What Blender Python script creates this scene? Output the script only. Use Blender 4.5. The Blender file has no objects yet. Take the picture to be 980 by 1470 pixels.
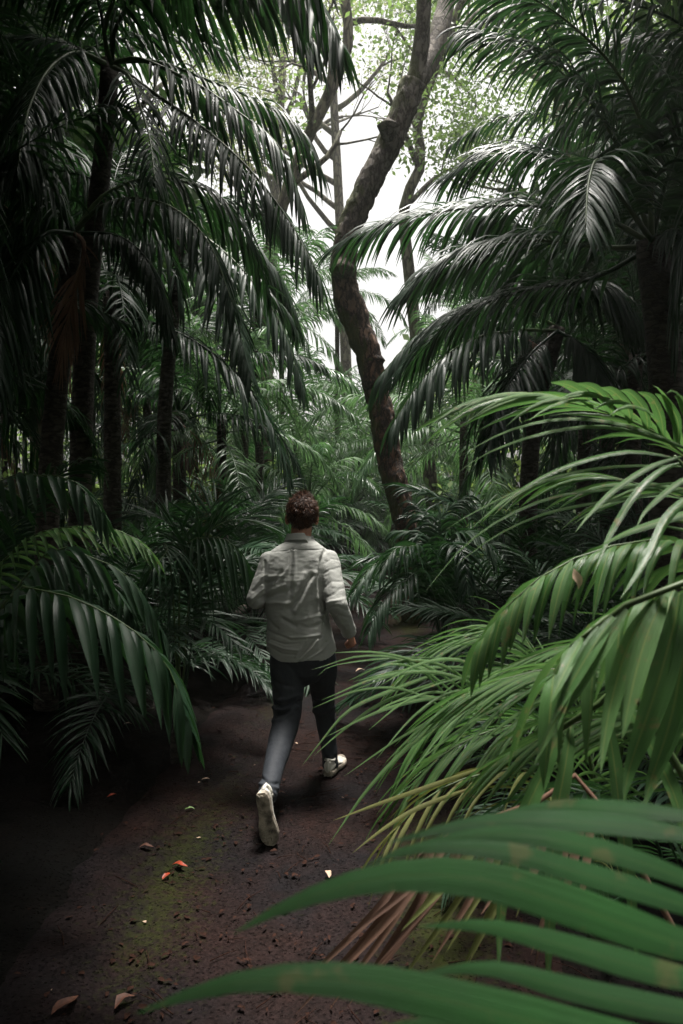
import bpy, bmesh, math, random
from mathutils import Vector, Matrix, noise, Quaternion

sc = bpy.context.scene
C = sc.collection
R = math.radians
PI = math.pi
Z = Vector((0, 0, 1))

# ------------------------------------------------------------------ camera
CAM_H = 1.83
PITCH = R(2.4)
F = 1062.0                       # focal length in pixels of the 980 x 1470 photograph
cam_d = bpy.data.cameras.new('camera')
cam = bpy.data.objects.new('camera', cam_d)
C.objects.link(cam)
cam.location = (0, 0, CAM_H)
cam.rotation_euler = (R(90) - PITCH, 0, 0)
cam_d.sensor_fit = 'VERTICAL'
cam_d.sensor_height = 36.0
cam_d.sensor_width = 24.0
cam_d.lens = F / 1470 * 36.0
cam_d.clip_start = 0.05
cam_d.clip_end = 1000
cam_d.dof.use_dof = True
cam_d.dof.focus_distance = 4.3
cam_d.dof.aperture_fstop = 5.4
sc.camera = cam


def P(px, py, Y):
    """Point at forward distance Y on the sight line of a photograph pixel."""
    x = (px - 490) / F
    y = (735 - py) / F
    d = Vector((x, math.cos(PITCH) + y * math.sin(PITCH), -math.sin(PITCH) + y * math.cos(PITCH)))
    return Vector((0, 0, CAM_H)) + d * (Y / d.y)


def proj(v):
    dx, dy, dz = v[0], v[1], v[2] - CAM_H
    fw = dy * math.cos(PITCH) - dz * math.sin(PITCH)
    up = dy * math.sin(PITCH) + dz * math.cos(PITCH)
    if fw < 1e-3:
        return None
    return 490 + F * dx / fw, 735 - F * up / fw


# ------------------------------------------------------------------ sky, sun, exposure
SUN_EL, SUN_AZ = R(77), R(20)          # azimuth measured from +Y towards +X
w = bpy.data.worlds.new('World')
sc.world = w
w.use_nodes = True
nt = w.node_tree
nt.nodes.clear()
sky = nt.nodes.new('ShaderNodeTexSky')
sky.sky_type = 'NISHITA'
sky.sun_disc = False
sky.sun_elevation = SUN_EL
sky.sun_rotation = SUN_AZ
sky.dust_density = 4
hs = nt.nodes.new('ShaderNodeHueSaturation')      # a thin overcast takes the blue out
hs.inputs['Saturation'].default_value = 0.12
tint = nt.nodes.new('ShaderNodeMix')
tint.data_type = 'RGBA'
tint.blend_type = 'MULTIPLY'
tint.inputs['Factor'].default_value = 1
tint.inputs['B'].default_value = (1.0, 0.975, 0.93, 1)
bg = nt.nodes.new('ShaderNodeBackground')
bg.inputs['Strength'].default_value = 0.115
wo = nt.nodes.new('ShaderNodeOutputWorld')
nt.links.new(sky.outputs[0], hs.inputs['Color'])
nt.links.new(hs.outputs[0], tint.inputs['A'])
nt.links.new(tint.outputs['Result'], bg.inputs[0])
nt.links.new(bg.outputs[0], wo.inputs[0])

sd = bpy.data.lights.new('sun', 'SUN')
sd.energy = 4.6
sd.angle = R(14)
sd.color = (1.0, 0.96, 0.9)
so = bpy.data.objects.new('sun', sd)
C.objects.link(so)
sun_dir = Vector((math.sin(SUN_AZ) * math.cos(SUN_EL), math.cos(SUN_AZ) * math.cos(SUN_EL), math.sin(SUN_EL)))
so.rotation_euler = sun_dir.to_track_quat('Z', 'Y').to_euler()
so.location = sun_dir * 30

sc.view_settings.view_transform = 'Standard'
sc.view_settings.look = 'None'
sc.view_settings.exposure = 1.15
sc.view_settings.gamma = 1.0
sc.cycles.use_denoising = True
sc.cycles.max_bounces = 6
sc.cycles.diffuse_bounces = 2
sc.cycles.glossy_bounces = 2
sc.cycles.transmission_bounces = 3
sc.cycles.transparent_max_bounces = 4
sc.cycles.use_adaptive_sampling = True
sc.cycles.adaptive_threshold = 0.015
sc.cycles.sample_clamp_indirect = 6


# ------------------------------------------------------------------ materials
def new_mat(name):
    m = bpy.data.materials.new(name)
    m.use_nodes = True
    n = m.node_tree
    b = n.nodes['Principled BSDF']
    return m, n, b


def N(n, t, **kw):
    x = n.nodes.new(t)
    for k, v in kw.items():
        if k.startswith('i_'):
            x.inputs[k[2:].replace('_', ' ')].default_value = v
        else:
            setattr(x, k, v)
    return x


def mixc(n, fac, a, b, blend='MIX'):
    m = n.nodes.new('ShaderNodeMix')
    m.data_type = 'RGBA'
    m.blend_type = blend
    for s, v in (('Factor', fac), ('A', a), ('B', b)):
        if isinstance(v, bpy.types.NodeSocket):
            n.links.new(v, m.inputs[s])
        elif isinstance(v, (tuple, list)):
            m.inputs[s].default_value = (*v[:3], 1)
        else:
            m.inputs[s].default_value = v
    return m.outputs['Result']


def ramp(n, src, stops):
    r = n.nodes.new('ShaderNodeValToRGB')
    e = r.color_ramp.elements
    while len(e) < len(stops):
        e.new(0.5)
    for i, (p, c) in enumerate(stops):
        e[i].position = p
        e[i].color = (*c, 1) if isinstance(c, (tuple, list)) else (c, c, c, 1)
    n.links.new(src, r.inputs[0])
    return r.outputs[0]


def leaf_mat(name, dark, light, rough=0.36, trans=0.28, tcol=(0.10, 0.26, 0.03), veins=26, bump=0.25, spots=0.0, spec=0.4, midrib=0.0):
    m, n, b = new_mat(name)
    geo = N(n, 'ShaderNodeNewGeometry')
    oi = N(n, 'ShaderNodeObjectInfo')
    add = N(n, 'ShaderNodeMath', operation='ADD')
    n.links.new(geo.outputs['Random Per Island'], add.inputs[0])
    n.links.new(oi.outputs['Random'], add.inputs[1])
    half = N(n, 'ShaderNodeMath', operation='MULTIPLY')
    n.links.new(add.outputs[0], half.inputs[0])
    half.inputs[1].default_value = 0.5
    tc = N(n, 'ShaderNodeTexCoord')
    uv = N(n, 'ShaderNodeUVMap', uv_map='uv')
    nz = N(n, 'ShaderNodeTexNoise', i_Scale=9.0, i_Detail=3.0)
    n.links.new(tc.outputs['Object'], nz.inputs['Vector'])
    base = mixc(n, half.outputs[0], dark, light)
    mott = ramp(n, nz.outputs['Fac'], [(0.3, 0.78), (0.7, 1.15)])
    col = mixc(n, 1.0, base, mott, 'MULTIPLY')
    # fine veins run along the leaflet
    mp = N(n, 'ShaderNodeMapping')
    mp.inputs['Scale'].default_value = (0.8, veins, 1)
    n.links.new(uv.outputs[0], mp.inputs['Vector'])
    vn = N(n, 'ShaderNodeTexNoise', i_Scale=1.0, i_Detail=2.0)
    n.links.new(mp.outputs[0], vn.inputs['Vector'])
    col = mixc(n, 0.35, col, mixc(n, 1.0, col, ramp(n, vn.outputs['Fac'], [(0.35, 0.6), (0.65, 1.4)]), 'MULTIPLY'))
    if midrib:
        sx = N(n, 'ShaderNodeSeparateXYZ')
        n.links.new(uv.outputs[0], sx.inputs[0])
        a = N(n, 'ShaderNodeMath', operation='SUBTRACT')
        n.links.new(sx.outputs['Y'], a.inputs[0])
        a.inputs[1].default_value = 0.5
        a2 = N(n, 'ShaderNodeMath', operation='ABSOLUTE')
        n.links.new(a.outputs[0], a2.inputs[0])
        mk = ramp(n, a2.outputs[0], [(0.02, 1.0), (0.05, 0.0)])
        fm = N(n, 'ShaderNodeMath', operation='MULTIPLY')
        n.links.new(mk, fm.inputs[0])
        fm.inputs[1].default_value = midrib
        col = mixc(n, fm.outputs[0], col, (0.30, 0.33, 0.10))
    if spots:
        v = N(n, 'ShaderNodeTexNoise', i_Scale=38.0, i_Detail=4.0)
        n.links.new(tc.outputs['Object'], v.inputs['Vector'])
        mk = ramp(n, v.outputs['Fac'], [(0.62, 0.0), (0.70, spots)])
        col = mixc(n, mk, col, (0.22, 0.16, 0.07))
    sx2 = N(n, 'ShaderNodeSeparateXYZ')
    n.links.new(uv.outputs[0], sx2.inputs[0])
    tn = N(n, 'ShaderNodeMath', operation='MULTIPLY_ADD')
    n.links.new(geo.outputs['Random Per Island'], tn.inputs[0])
    tn.inputs[1].default_value = 0.22
    n.links.new(sx2.outputs['X'], tn.inputs[2])
    col = mixc(n, ramp(n, tn.outputs[0], [(1.06, 0.0), (1.14, 0.8)]), col, (0.11, 0.075, 0.035))
    n.links.new(col, b.inputs['Base Color'])
    b.inputs['Roughness'].default_value = rough
    b.inputs['Specular IOR Level'].default_value = spec
    rr = ramp(n, nz.outputs['Fac'], [(0.3, rough * 0.8), (0.7, min(1, rough * 1.35))])
    ro = N(n, 'ShaderNodeMath', operation='MULTIPLY_ADD')
    n.links.new(oi.outputs['Random'], ro.inputs[0])
    ro.inputs[1].default_value = 0.30
    n.links.new(rr, ro.inputs[2])
    n.links.new(ro.outputs[0], b.inputs['Roughness'])
    bp = N(n, 'ShaderNodeBump', i_Strength=bump, i_Distance=0.004)
    n.links.new(vn.outputs['Fac'], bp.inputs['Height'])
    n.links.new(bp.outputs[0], b.inputs['Normal'])
    if trans:
        tr = N(n, 'ShaderNodeBsdfTranslucent')
        n.links.new(mixc(n, 0.5, tcol, mixc(n, 1.0, col, (3.0, 3.0, 3.0), 'MULTIPLY')), tr.inputs['Color'])
        ms = N(n, 'ShaderNodeMixShader')
        ms.inputs[0].default_value = trans
        n.links.new(b.outputs[0], ms.inputs[1])
        n.links.new(tr.outputs[0], ms.inputs[2])
        n.links.new(ms.outputs[0], n.nodes['Material Output'].inputs[0])
    return m


M = {}
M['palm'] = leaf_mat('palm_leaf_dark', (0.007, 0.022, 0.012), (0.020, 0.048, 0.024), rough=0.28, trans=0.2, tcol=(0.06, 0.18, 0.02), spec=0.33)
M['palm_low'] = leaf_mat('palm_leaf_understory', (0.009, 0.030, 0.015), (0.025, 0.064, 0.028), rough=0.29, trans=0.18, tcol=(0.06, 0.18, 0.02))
M['palm_far_lit'] = leaf_mat('palm_leaf_far_lit', (0.020, 0.058, 0.024), (0.095, 0.17, 0.075), rough=0.24, trans=0.28, tcol=(0.12, 0.26, 0.05), bump=0.1)  # lighter copy of the palm leaf that makes far crowns look lit
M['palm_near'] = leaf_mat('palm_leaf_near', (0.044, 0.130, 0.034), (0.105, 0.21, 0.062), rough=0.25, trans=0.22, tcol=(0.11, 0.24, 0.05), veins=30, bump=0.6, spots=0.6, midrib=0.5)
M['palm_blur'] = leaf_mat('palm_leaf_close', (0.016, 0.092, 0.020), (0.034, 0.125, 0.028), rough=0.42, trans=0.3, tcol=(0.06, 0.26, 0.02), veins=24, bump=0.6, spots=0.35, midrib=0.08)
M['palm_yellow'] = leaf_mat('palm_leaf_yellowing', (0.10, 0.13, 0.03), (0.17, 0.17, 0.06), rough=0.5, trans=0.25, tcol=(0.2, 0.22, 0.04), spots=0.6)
M['dead'] = leaf_mat('palm_leaf_dead', (0.10, 0.05, 0.035), (0.20, 0.115, 0.08), rough=0.7, trans=0.12, tcol=(0.25, 0.12, 0.06))
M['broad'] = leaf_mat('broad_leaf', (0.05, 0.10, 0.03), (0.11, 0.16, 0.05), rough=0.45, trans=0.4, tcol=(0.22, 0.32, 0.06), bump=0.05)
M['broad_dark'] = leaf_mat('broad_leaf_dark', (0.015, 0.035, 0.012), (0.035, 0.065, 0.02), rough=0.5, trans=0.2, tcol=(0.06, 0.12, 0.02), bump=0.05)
M['broad_hazed'] = leaf_mat('broad_leaf_hazed', (0.09, 0.12, 0.05), (0.17, 0.19, 0.09), rough=0.5, trans=0.45, tcol=(0.30, 0.34, 0.12), bump=0.0)  # paler leaf colour holds the haze over the farthest trees


def bark_mat(name, c1, c2, scale=14, zs=0.35, bump=0.8, moss=0.0, crack=(0.02, 0.014, 0.01)):
    m, n, b = new_mat(name)
    tc = N(n, 'ShaderNodeTexCoord')
    mp = N(n, 'ShaderNodeMapping')
    mp.inputs['Scale'].default_value = (1, 1, zs)
    n.links.new(tc.outputs['Object'], mp.inputs['Vector'])
    nz = N(n, 'ShaderNodeTexNoise', i_Scale=scale, i_Detail=6.0, i_Roughness=0.65)
    n.links.new(mp.outputs[0], nz.inputs['Vector'])
    vo = N(n, 'ShaderNodeTexVoronoi', feature='DISTANCE_TO_EDGE', i_Scale=scale * 0.9)
    wp = mixc(n, 0.22, mp.outputs[0], nz.outputs['Color'], 'ADD')
    n.links.new(wp, vo.inputs['Vector'])
    ck = ramp(n, vo.outputs['Distance'], [(0.0, 0.0), (0.22, 1.0)])
    col = mixc(n, ramp(n, nz.outputs['Fac'], [(0.35, 0.0), (0.65, 1.0)]), c1, c2)
    col = mixc(n, ck, crack, col)
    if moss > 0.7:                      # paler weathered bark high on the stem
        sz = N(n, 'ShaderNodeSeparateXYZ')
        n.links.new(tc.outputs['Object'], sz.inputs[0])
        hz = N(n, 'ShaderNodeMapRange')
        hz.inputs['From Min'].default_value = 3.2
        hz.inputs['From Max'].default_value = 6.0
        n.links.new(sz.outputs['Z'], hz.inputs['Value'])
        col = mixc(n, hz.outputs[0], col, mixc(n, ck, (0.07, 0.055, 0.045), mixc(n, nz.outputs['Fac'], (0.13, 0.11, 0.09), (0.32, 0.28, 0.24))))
    if moss:
        big = N(n, 'ShaderNodeTexNoise', i_Scale=1.3, i_Detail=4.0)
        n.links.new(tc.outputs['Object'], big.inputs['Vector'])
        sx = N(n, 'ShaderNodeSeparateXYZ')
        n.links.new(tc.outputs['Normal'], sx.inputs[0])
        ad = N(n, 'ShaderNodeMath', operation='MULTIPLY_ADD')
        n.links.new(sx.outputs['X'], ad.inputs[0])
        ad.inputs[1].default_value = -0.18
        n.links.new(big.outputs['Fac'], ad.inputs[2])
        mk = ramp(n, ad.outputs[0], [(0.54, 0.0), (0.64, moss)])
        col = mixc(n, mk, col, (0.075, 0.09, 0.02))
    n.links.new(col, b.inputs['Base Color'])
    b.inputs['Roughness'].default_value = 0.85
    hh = mixc(n, 0.5, ck, nz.outputs['Color'])
    bp = N(n, 'ShaderNodeBump', i_Strength=bump, i_Distance=0.03)
    n.links.new(hh, bp.inputs['Height'])
    n.links.new(bp.outputs[0], b.inputs['Normal'])
    return m


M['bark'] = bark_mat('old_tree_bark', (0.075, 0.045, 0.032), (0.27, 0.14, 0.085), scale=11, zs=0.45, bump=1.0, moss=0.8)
M['bark_far'] = bark_mat('branch_bark', (0.10, 0.085, 0.06), (0.19, 0.17, 0.12), scale=8, moss=0.4)
M['palm_bark'] = bark_mat('palm_bark', (0.05, 0.04, 0.032), (0.10, 0.085, 0.07), scale=10, zs=2.5, bump=0.6)


def plain(name, col, rough=0.6, nscale=0, namt=0.3, bump=0.0, bscale=200, spec=0.5):
    m, n, b = new_mat(name)
    tc = N(n, 'ShaderNodeTexCoord')
    if nscale:
        nz = N(n, 'ShaderNodeTexNoise', i_Scale=nscale, i_Detail=4.0)
        n.links.new(tc.outputs['Object'], nz.inputs['Vector'])
        c = mixc(n, 1.0, col, ramp(n, nz.outputs['Fac'], [(0.3, 1 - namt), (0.7, 1 + namt)]), 'MULTIPLY')
        n.links.new(c, b.inputs['Base Color'])
    else:
        b.inputs['Base Color'].default_value = (*col, 1)
    b.inputs['Roughness'].default_value = rough
    b.inputs['Specular IOR Level'].default_value = spec
    if bump:
        nb = N(n, 'ShaderNodeTexNoise', i_Scale=bscale, i_Detail=3.0)
        n.links.new(tc.outputs['Object'], nb.inputs['Vector'])
        bp = N(n, 'ShaderNodeBump', i_Strength=bump, i_Distance=0.002)
        n.links.new(nb.outputs['Fac'], bp.inputs['Height'])
        n.links.new(bp.outputs[0], b.inputs['Normal'])
    return m


M['rachis'] = plain('palm_rachis', (0.06, 0.10, 0.03), 0.5, 12)
M['skin'] = plain('skin', (0.42, 0.19, 0.12), 0.5, 30, 0.15, 0.2, 400)
m_, n_, b_ = new_mat('hair')
g_ = N(n_, 'ShaderNodeNewGeometry')
n_.links.new(ramp(n_, g_.outputs['Random Per Island'], [(0.0, (0.02, 0.009, 0.005)), (0.6, (0.06, 0.026, 0.015)), (1.0, (0.15, 0.07, 0.038))]), b_.inputs['Base Color'])
b_.inputs['Roughness'].default_value = 0.45
b_.inputs['Specular IOR Level'].default_value = 0.15
M['hair'] = m_
M['scalp'] = plain('hair_base', (0.02, 0.009, 0.006), 0.8, spec=0.1)
M['shirt'] = plain('shirt_cloth', (0.41, 0.415, 0.39), 0.85, 7, 0.05, 0.35, 900, 0.2)
M['trousers'] = plain('trouser_cloth', (0.038, 0.043, 0.052), 0.7, 6, 0.15, 0.3, 700, 0.3)
M['shoe'] = plain('shoe_knit', (0.72, 0.69, 0.62), 0.75, 25, 0.12, 0.5, 500, 0.3)
M['sole'] = plain('shoe_rubber', (0.38, 0.33, 0.27), 0.8, 22, 0.75, 0.4, 120, 0.3)
M['red_leaf'] = plain('fallen_leaf_red', (0.38, 0.05, 0.016), 0.5, 60, 0.4)
M['brown_leaf'] = plain('fallen_leaf_brown', (0.11, 0.04, 0.022), 0.65, 60, 0.4)
M['litter'] = plain('leaf_litter', (0.030, 0.014, 0.010), 0.9, 60, 0.6, spec=0.08)
M['pale_leaf'] = plain('fallen_leaf_pale', (0.55, 0.38, 0.27), 0.6, 60, 0.3)
M['green_leaf'] = plain('fallen_leaf_green', (0.22, 0.36, 0.12), 0.5, 60, 0.3)


def ground_mat(name, path):
    m, n, b = new_mat(name)
    tc = N(n, 'ShaderNodeTexCoord')
    o = tc.outputs['Object']

    def nz(scale, det=5.0, rough=0.6):
        x = N(n, 'ShaderNodeTexNoise', i_Scale=scale, i_Detail=det, i_Roughness=rough)
        n.links.new(o, x.inputs['Vector'])
        return x.outputs['Fac']
    big, mid, fine = nz(1.1), nz(7), nz(60, 6, 0.7)
    if path:
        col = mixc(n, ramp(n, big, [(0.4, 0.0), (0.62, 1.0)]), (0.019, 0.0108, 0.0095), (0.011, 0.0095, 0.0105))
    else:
        col = mixc(n, ramp(n, big, [(0.4, 0.0), (0.62, 1.0)]), (0.008, 0.006, 0.005), (0.005, 0.005, 0.0045))  # floor soil darkened to carry the shade beside the path
    col = mixc(n, 1.0, col, ramp(n, mid, [(0.3, 0.6), (0.7, 1.3)]), 'MULTIPLY')
    col = mixc(n, 1.0, col, ramp(n, fine, [(0.35, 0.45), (0.65, 1.5)]), 'MULTIPLY')
    if path:
        at = N(n, 'ShaderNodeAttribute', attribute_name='moss')
        ad = N(n, 'ShaderNodeMath', operation='ADD')
        n.links.new(at.outputs['Fac'], ad.inputs[0])
        md2 = ramp(n, nz(26, 8, 0.75), [(0.3, 0.0), (0.7, 0.62)])
        n.links.new(md2, ad.inputs[1])
        mk = ramp(n, ad.outputs[0], [(0.58, 0.0), (1.0, 0.6)])
        mosscol = mixc(n, nz(120), (0.02, 0.03, 0.005), (0.055, 0.068, 0.012))
        col = mixc(n, mk, col, mosscol)
    vo = N(n, 'ShaderNodeTexVoronoi', i_Scale=55.0)
    n.links.new(o, vo.inputs['Vector'])
    pit = ramp(n, vo.outputs['Distance'], [(0.1, 0.35), (0.35, 1.0)])
    col = mixc(n, 0.6, col, mixc(n, 1.0, col, pit, 'MULTIPLY'))
    n.links.new(col, b.inputs['Base Color'])
    n.links.new(ramp(n, mid, [(0.35, 0.6), (0.65, 0.95)]), b.inputs['Roughness'])
    b.inputs['Specular IOR Level'].default_value = 0.06
    hh = mixc(n, 0.5, mixc(n, 0.5, mid, fine), pit)
    bp = N(n, 'ShaderNodeBump', i_Strength=0.9, i_Distance=0.02)
    n.links.new(hh, bp.inputs['Height'])
    n.links.new(bp.outputs[0], b.inputs['Normal'])
    return m


M['floor'] = ground_mat('forest_floor_shade_soil', False)
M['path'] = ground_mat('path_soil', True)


# ------------------------------------------------------------------ mesh helpers
class MB:
    def __init__(self):
        self.v, self.f, self.uv = [], [], []

    def add(self, vs, fs, uvs=None):
        k = len(self.v)
        self.v.extend(vs)
        for i, f in enumerate(fs):
            self.f.append(tuple(k + a for a in f))
            self.uv.append(uvs[i] if uvs else [(0.5, 0.5)] * len(f))

    def mesh(self, name, mat, smooth=True):
        me = bpy.data.meshes.new(name)
        me.from_pydata([tuple(a) for a in self.v], [], self.f)
        ul = me.uv_layers.new(name='uv')
        flat = [c for f in self.uv for p in f for c in p]
        ul.data.foreach_set('uv', flat)
        if smooth:
            me.polygons.foreach_set('use_smooth', [True] * len(me.polygons))
        me.materials.append(mat)
        return me

    def build(self, name, mat, parent=None, smooth=True):
        o = bpy.data.objects.new(name, self.mesh(name, mat, smooth))
        C.objects.link(o)
        if parent:
            o.parent = parent
            if parent.type == 'EMPTY' or parent.parent:
                o.matrix_parent_inverse = Matrix.Identity(4)
        return o


def tag(o, label=None, cat=None, group=None, kind=None):
    if label: o['label'] = label
    if cat: o['category'] = cat
    if group: o['group'] = group
    if kind: o['kind'] = kind
    return o


def empty(name, loc=(0, 0, 0), rz=0):
    o = bpy.data.objects.new(name, None)
    C.objects.link(o)
    o.location = loc
    o.rotation_euler = (0, 0, rz)
    o.empty_display_size = 0.1
    return o


def smooth_curve(pts, n):
    """Catmull-Rom through pts, n samples."""
    pts = [Vector(p) for p in pts]
    if len(pts) == 2:
        return [pts[0].lerp(pts[1], i / (n - 1)) for i in range(n)]
    ext = [pts[0] * 2 - pts[1]] + pts + [pts[-1] * 2 - pts[-2]]
    seg = len(pts) - 1
    dense = []
    for s in range(seg):
        a, b, c, d = ext[s:s + 4]
        for k in range(12):
            t = k / 12
            dense.append(0.5 * ((2 * b) + (c - a) * t + (2 * a - 5 * b + 4 * c - d) * t * t + (3 * b - a - 3 * c + d) * t ** 3))
    dense.append(pts[-1])
    L = [0]
    for i in range(1, len(dense)):
        L.append(L[-1] + (dense[i] - dense[i - 1]).length)
    out, j = [], 0
    for i in range(n):
        t = L[-1] * i / (n - 1)
        while j < len(L) - 2 and L[j + 1] < t:
            j += 1
        u = (t - L[j]) / max(1e-9, L[j + 1] - L[j])
        out.append(dense[j].lerp(dense[j + 1], min(1, max(0, u))))
    return out


def tube(mb, pts, radii, sides=8, jit=0.0, seed=0, cap=True, jfreq=2.0):
    n = len(pts)
    ref = None
    rings = []
    for i in range(n):
        t = (pts[min(n - 1, i + 1)] - pts[max(0, i - 1)]).normalized()
        if ref is None:
            ref = t.orthogonal().normalized()
        ref = (ref - t * ref.dot(t)).normalized()
        bi = t.cross(ref)
        rg = []
        for k in range(sides):
            a = 2 * PI * k / sides
            d = ref * math.cos(a) + bi * math.sin(a)
            r = radii[i]
            if jit:
                q = pts[i] + d * r
                r *= 1 + jit * noise.noise(q * jfreq + Vector((seed, 0, 0))) + jit * 0.5 * noise.noise(q * jfreq * 3.1)
            rg.append(pts[i] + d * r)
        rings.append(rg)
    vs = [p for rg in rings for p in rg]
    fs, uvs = [], []
    for i in range(n - 1):
        for k in range(sides):
            a, b = i * sides + k, i * sides + (k + 1) % sides
            fs.append((a, b, b + sides, a + sides))
            u0, u1 = i / (n - 1), (i + 1) / (n - 1)
            uvs.append([(u0, k / sides), (u0, (k + 1) / sides), (u1, (k + 1) / sides), (u1, k / sides)])
    if cap:
        fs.append(tuple(range(sides - 1, -1, -1)))
        uvs.append([(0, 0)] * sides)
        fs.append(tuple((n - 1) * sides + k for k in range(sides)))
        uvs.append([(0, 0)] * sides)
    mb.add(vs, fs, uvs)


WP = [(0, .30), (.08, .62), (.2, .9), (.38, 1.0), (.6, .86), (.8, .52), (.93, .22), (1, .02)]


def wprof(s):
    for (a, x), (b, y) in zip(WP, WP[1:]):
        if s <= b:
            return x + (y - x) * (s - a) / (b - a)
    return 0.02


def blade(mb, pts, wdir, width, fold=0.25, twist=0.0):
    """A leaflet: strip of two half blades folded along its midrib."""
    n = len(pts)
    vs, fs, uvs = [], [], []
    for i, p in enumerate(pts):
        s = i / (n - 1)
        t = (pts[min(n - 1, i + 1)] - pts[max(0, i - 1)]).normalized()
        W = (wdir - t * wdir.dot(t))
        if W.length < 1e-4:
            W = t.orthogonal()
        W.normalize()
        Nn = t.cross(W)
        if twist:
            a = twist * s
            W, Nn = W * math.cos(a) + Nn * math.sin(a), Nn * math.cos(a) - W * math.sin(a)
        h = width * 0.5 * wprof(s)
        vs += [p - W * h + Nn * h * fold, p - Nn * h * fold, p + W * h + Nn * h * fold]
    for i in range(n - 1):
        a = i * 3
        u0, u1 = i / (n - 1), (i + 1) / (n - 1)
        fs += [(a, a + 1, a + 4, a + 3), (a + 1, a + 2, a + 5, a + 4)]
        uvs += [[(u0, 0), (u0, .5), (u1, .5), (u1, 0)], [(u0, .5), (u0, 1), (u1, 1), (u1, .5)]]
    mb.add(vs, fs, uvs)


def droop_path(b, d, l, droop, seg, curl=1.3):
    pts = [b.copy()]
    p = b.copy()
    for k in range(seg):
        s = (k + 0.5) / seg
        dd = (d + Vector((0, 0, -1)) * droop * s ** curl * 1.6).normalized()
        p = p + dd * (l / seg)
        pts.append(p.copy())
    return pts


def frond_geo(curve, rnd, n=38, ll=0.5, lw=0.032, t0=0.22, a0=68, a1=22, vee=18, droop=0.8, seg=5, r0=0.012,
              roll=0, side_hint=None, jitter=1.0, sides=(-1, 1), missing=0.03, tiplen=0.5, curl=1.3, samples=24, baselen=0.55):
    """Returns rachis MB and a list of leaflet MBs for a feather palm frond along curve."""
    pts = smooth_curve(curve, samples)
    L = sum((pts[i + 1] - pts[i]).length for i in range(len(pts) - 1))
    rb = MB()
    tube(rb, pts, [r0 * (1 - 0.85 * (i / (samples - 1)) ** 0.8) for i in range(samples)], 6)
    out = []
    hint = side_hint
    for k in range(n):
        tt = t0 + (1 - t0) * (k + 0.5) / n
        fi = tt * (samples - 1)
        i = min(samples - 2, int(fi))
        b = pts[i].lerp(pts[i + 1], fi - i)
        T = (pts[min(samples - 1, i + 2)] - pts[max(0, i - 1)]).normalized()
        if hint is None:
            S = T.cross(Z)
            if S.length < 0.2:
                S = (pts[-1] - pts[0]).cross(Z)
            S.normalize()
        else:
            S = Vector(hint) - T * Vector(hint).dot(T)
            S.normalize()
        U = S.cross(T).normalized()
        if roll:
            q = Quaternion(T, R(roll))
            S = q @ S
            U = q @ U
        u = (k + 0.5) / n
        for sg in sides:
            if rnd.random() < missing:
                continue
            ang = R(a0 + (a1 - a0) * u ** 1.2 + rnd.gauss(0, 3.5) * jitter)
            v = R(vee + rnd.gauss(0, 7) * jitter)
            d = T * math.cos(ang) + (S * sg * math.cos(v) + U * math.sin(v)) * math.sin(ang)
            prof = baselen + (1 - baselen) * min(1, u / 0.25) if u < 0.25 else 1 - (1 - tiplen) * ((u - 0.25) / 0.75) ** 1.6
            l = ll * prof * (1 + rnd.gauss(0, 0.05) * jitter)
            p = droop_path(b, d.normalized(), l, droop * (1 + rnd.gauss(0, 0.15) * jitter), seg, curl)
            m = MB()
            blade(m, p, T, lw * (0.75 + 0.35 * prof) * (1 + rnd.gauss(0, 0.08)), fold=0.3, twist=rnd.gauss(0, 0.35) * jitter * sg)
            out.append(m)
    return rb, out


def merge(mbs):
    o = MB()
    for m in mbs:
        o.add(m.v, m.f, m.uv)
    return o


def hero_frond(root, curve, mat, seed, split=True, name='frond', rmat=None, label=None, **kw):
    """A frond modelled in place; its leaflets are its sub-parts."""
    rnd = random.Random(seed)
    inv = Matrix.Translation(-Vector(root.location))
    rb, lf = frond_geo([inv @ Vector(p) for p in curve], rnd, **kw)
    if split:
        fr = rb.build(name, rmat or M['rachis'], root)
        for m in lf:
            m.build('leaflet', mat, fr)
    else:
        mb = merge([rb] + lf)
        fr = mb.build(name, mat, root)
    if label:
        fr['label'] = label
    return fr


# ------------------------------------------------------------------ ground and path
PATH_C = [(-0.9, -6), (-0.75, -2), (-0.35, 0), (-0.22, 2), (-0.2, 3.4), (-0.07, 4.6), (0.12, 6.5), (0.25, 9), (0.35, 12), (0.6, 15), (1.6, 18), (4, 22), (12, 40)]
PATH_W = [(-6, 0.8), (2, 0.62), (3.5, 0.64), (4.6, 0.62), (7, 0.6), (10, 0.6), (18, 0.7), (40, 0.8)]  # near path kept narrow so the shade-dark floor covers its left side


def interp(tab, x, col=1, key=0):
    for a, b in zip(tab, tab[1:]):
        if x <= b[key]:
            t = max(0, (x - a[key]) / (b[key] - a[key]))
            return a[col] + (b[col] - a[col]) * t
    return tab[-1][col]


def path_x(y):
    return interp(PATH_C, y, 0, 1)


def path_w(y):
    return interp(PATH_W, y)


def ground_z(x, y):
    p = Vector((x, y, 0))
    z = 0.02 * noise.noise(p * 0.9) + 0.008 * noise.noise(p * 4)
    off = abs(x - path_x(y)) - path_w(y)
    if off > 0:
        z += min(0.22, off * 0.09) + 0.05 * noise.noise(p * 0.6 + Vector((9, 0, 0))) * min(1, off)
    return z


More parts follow.
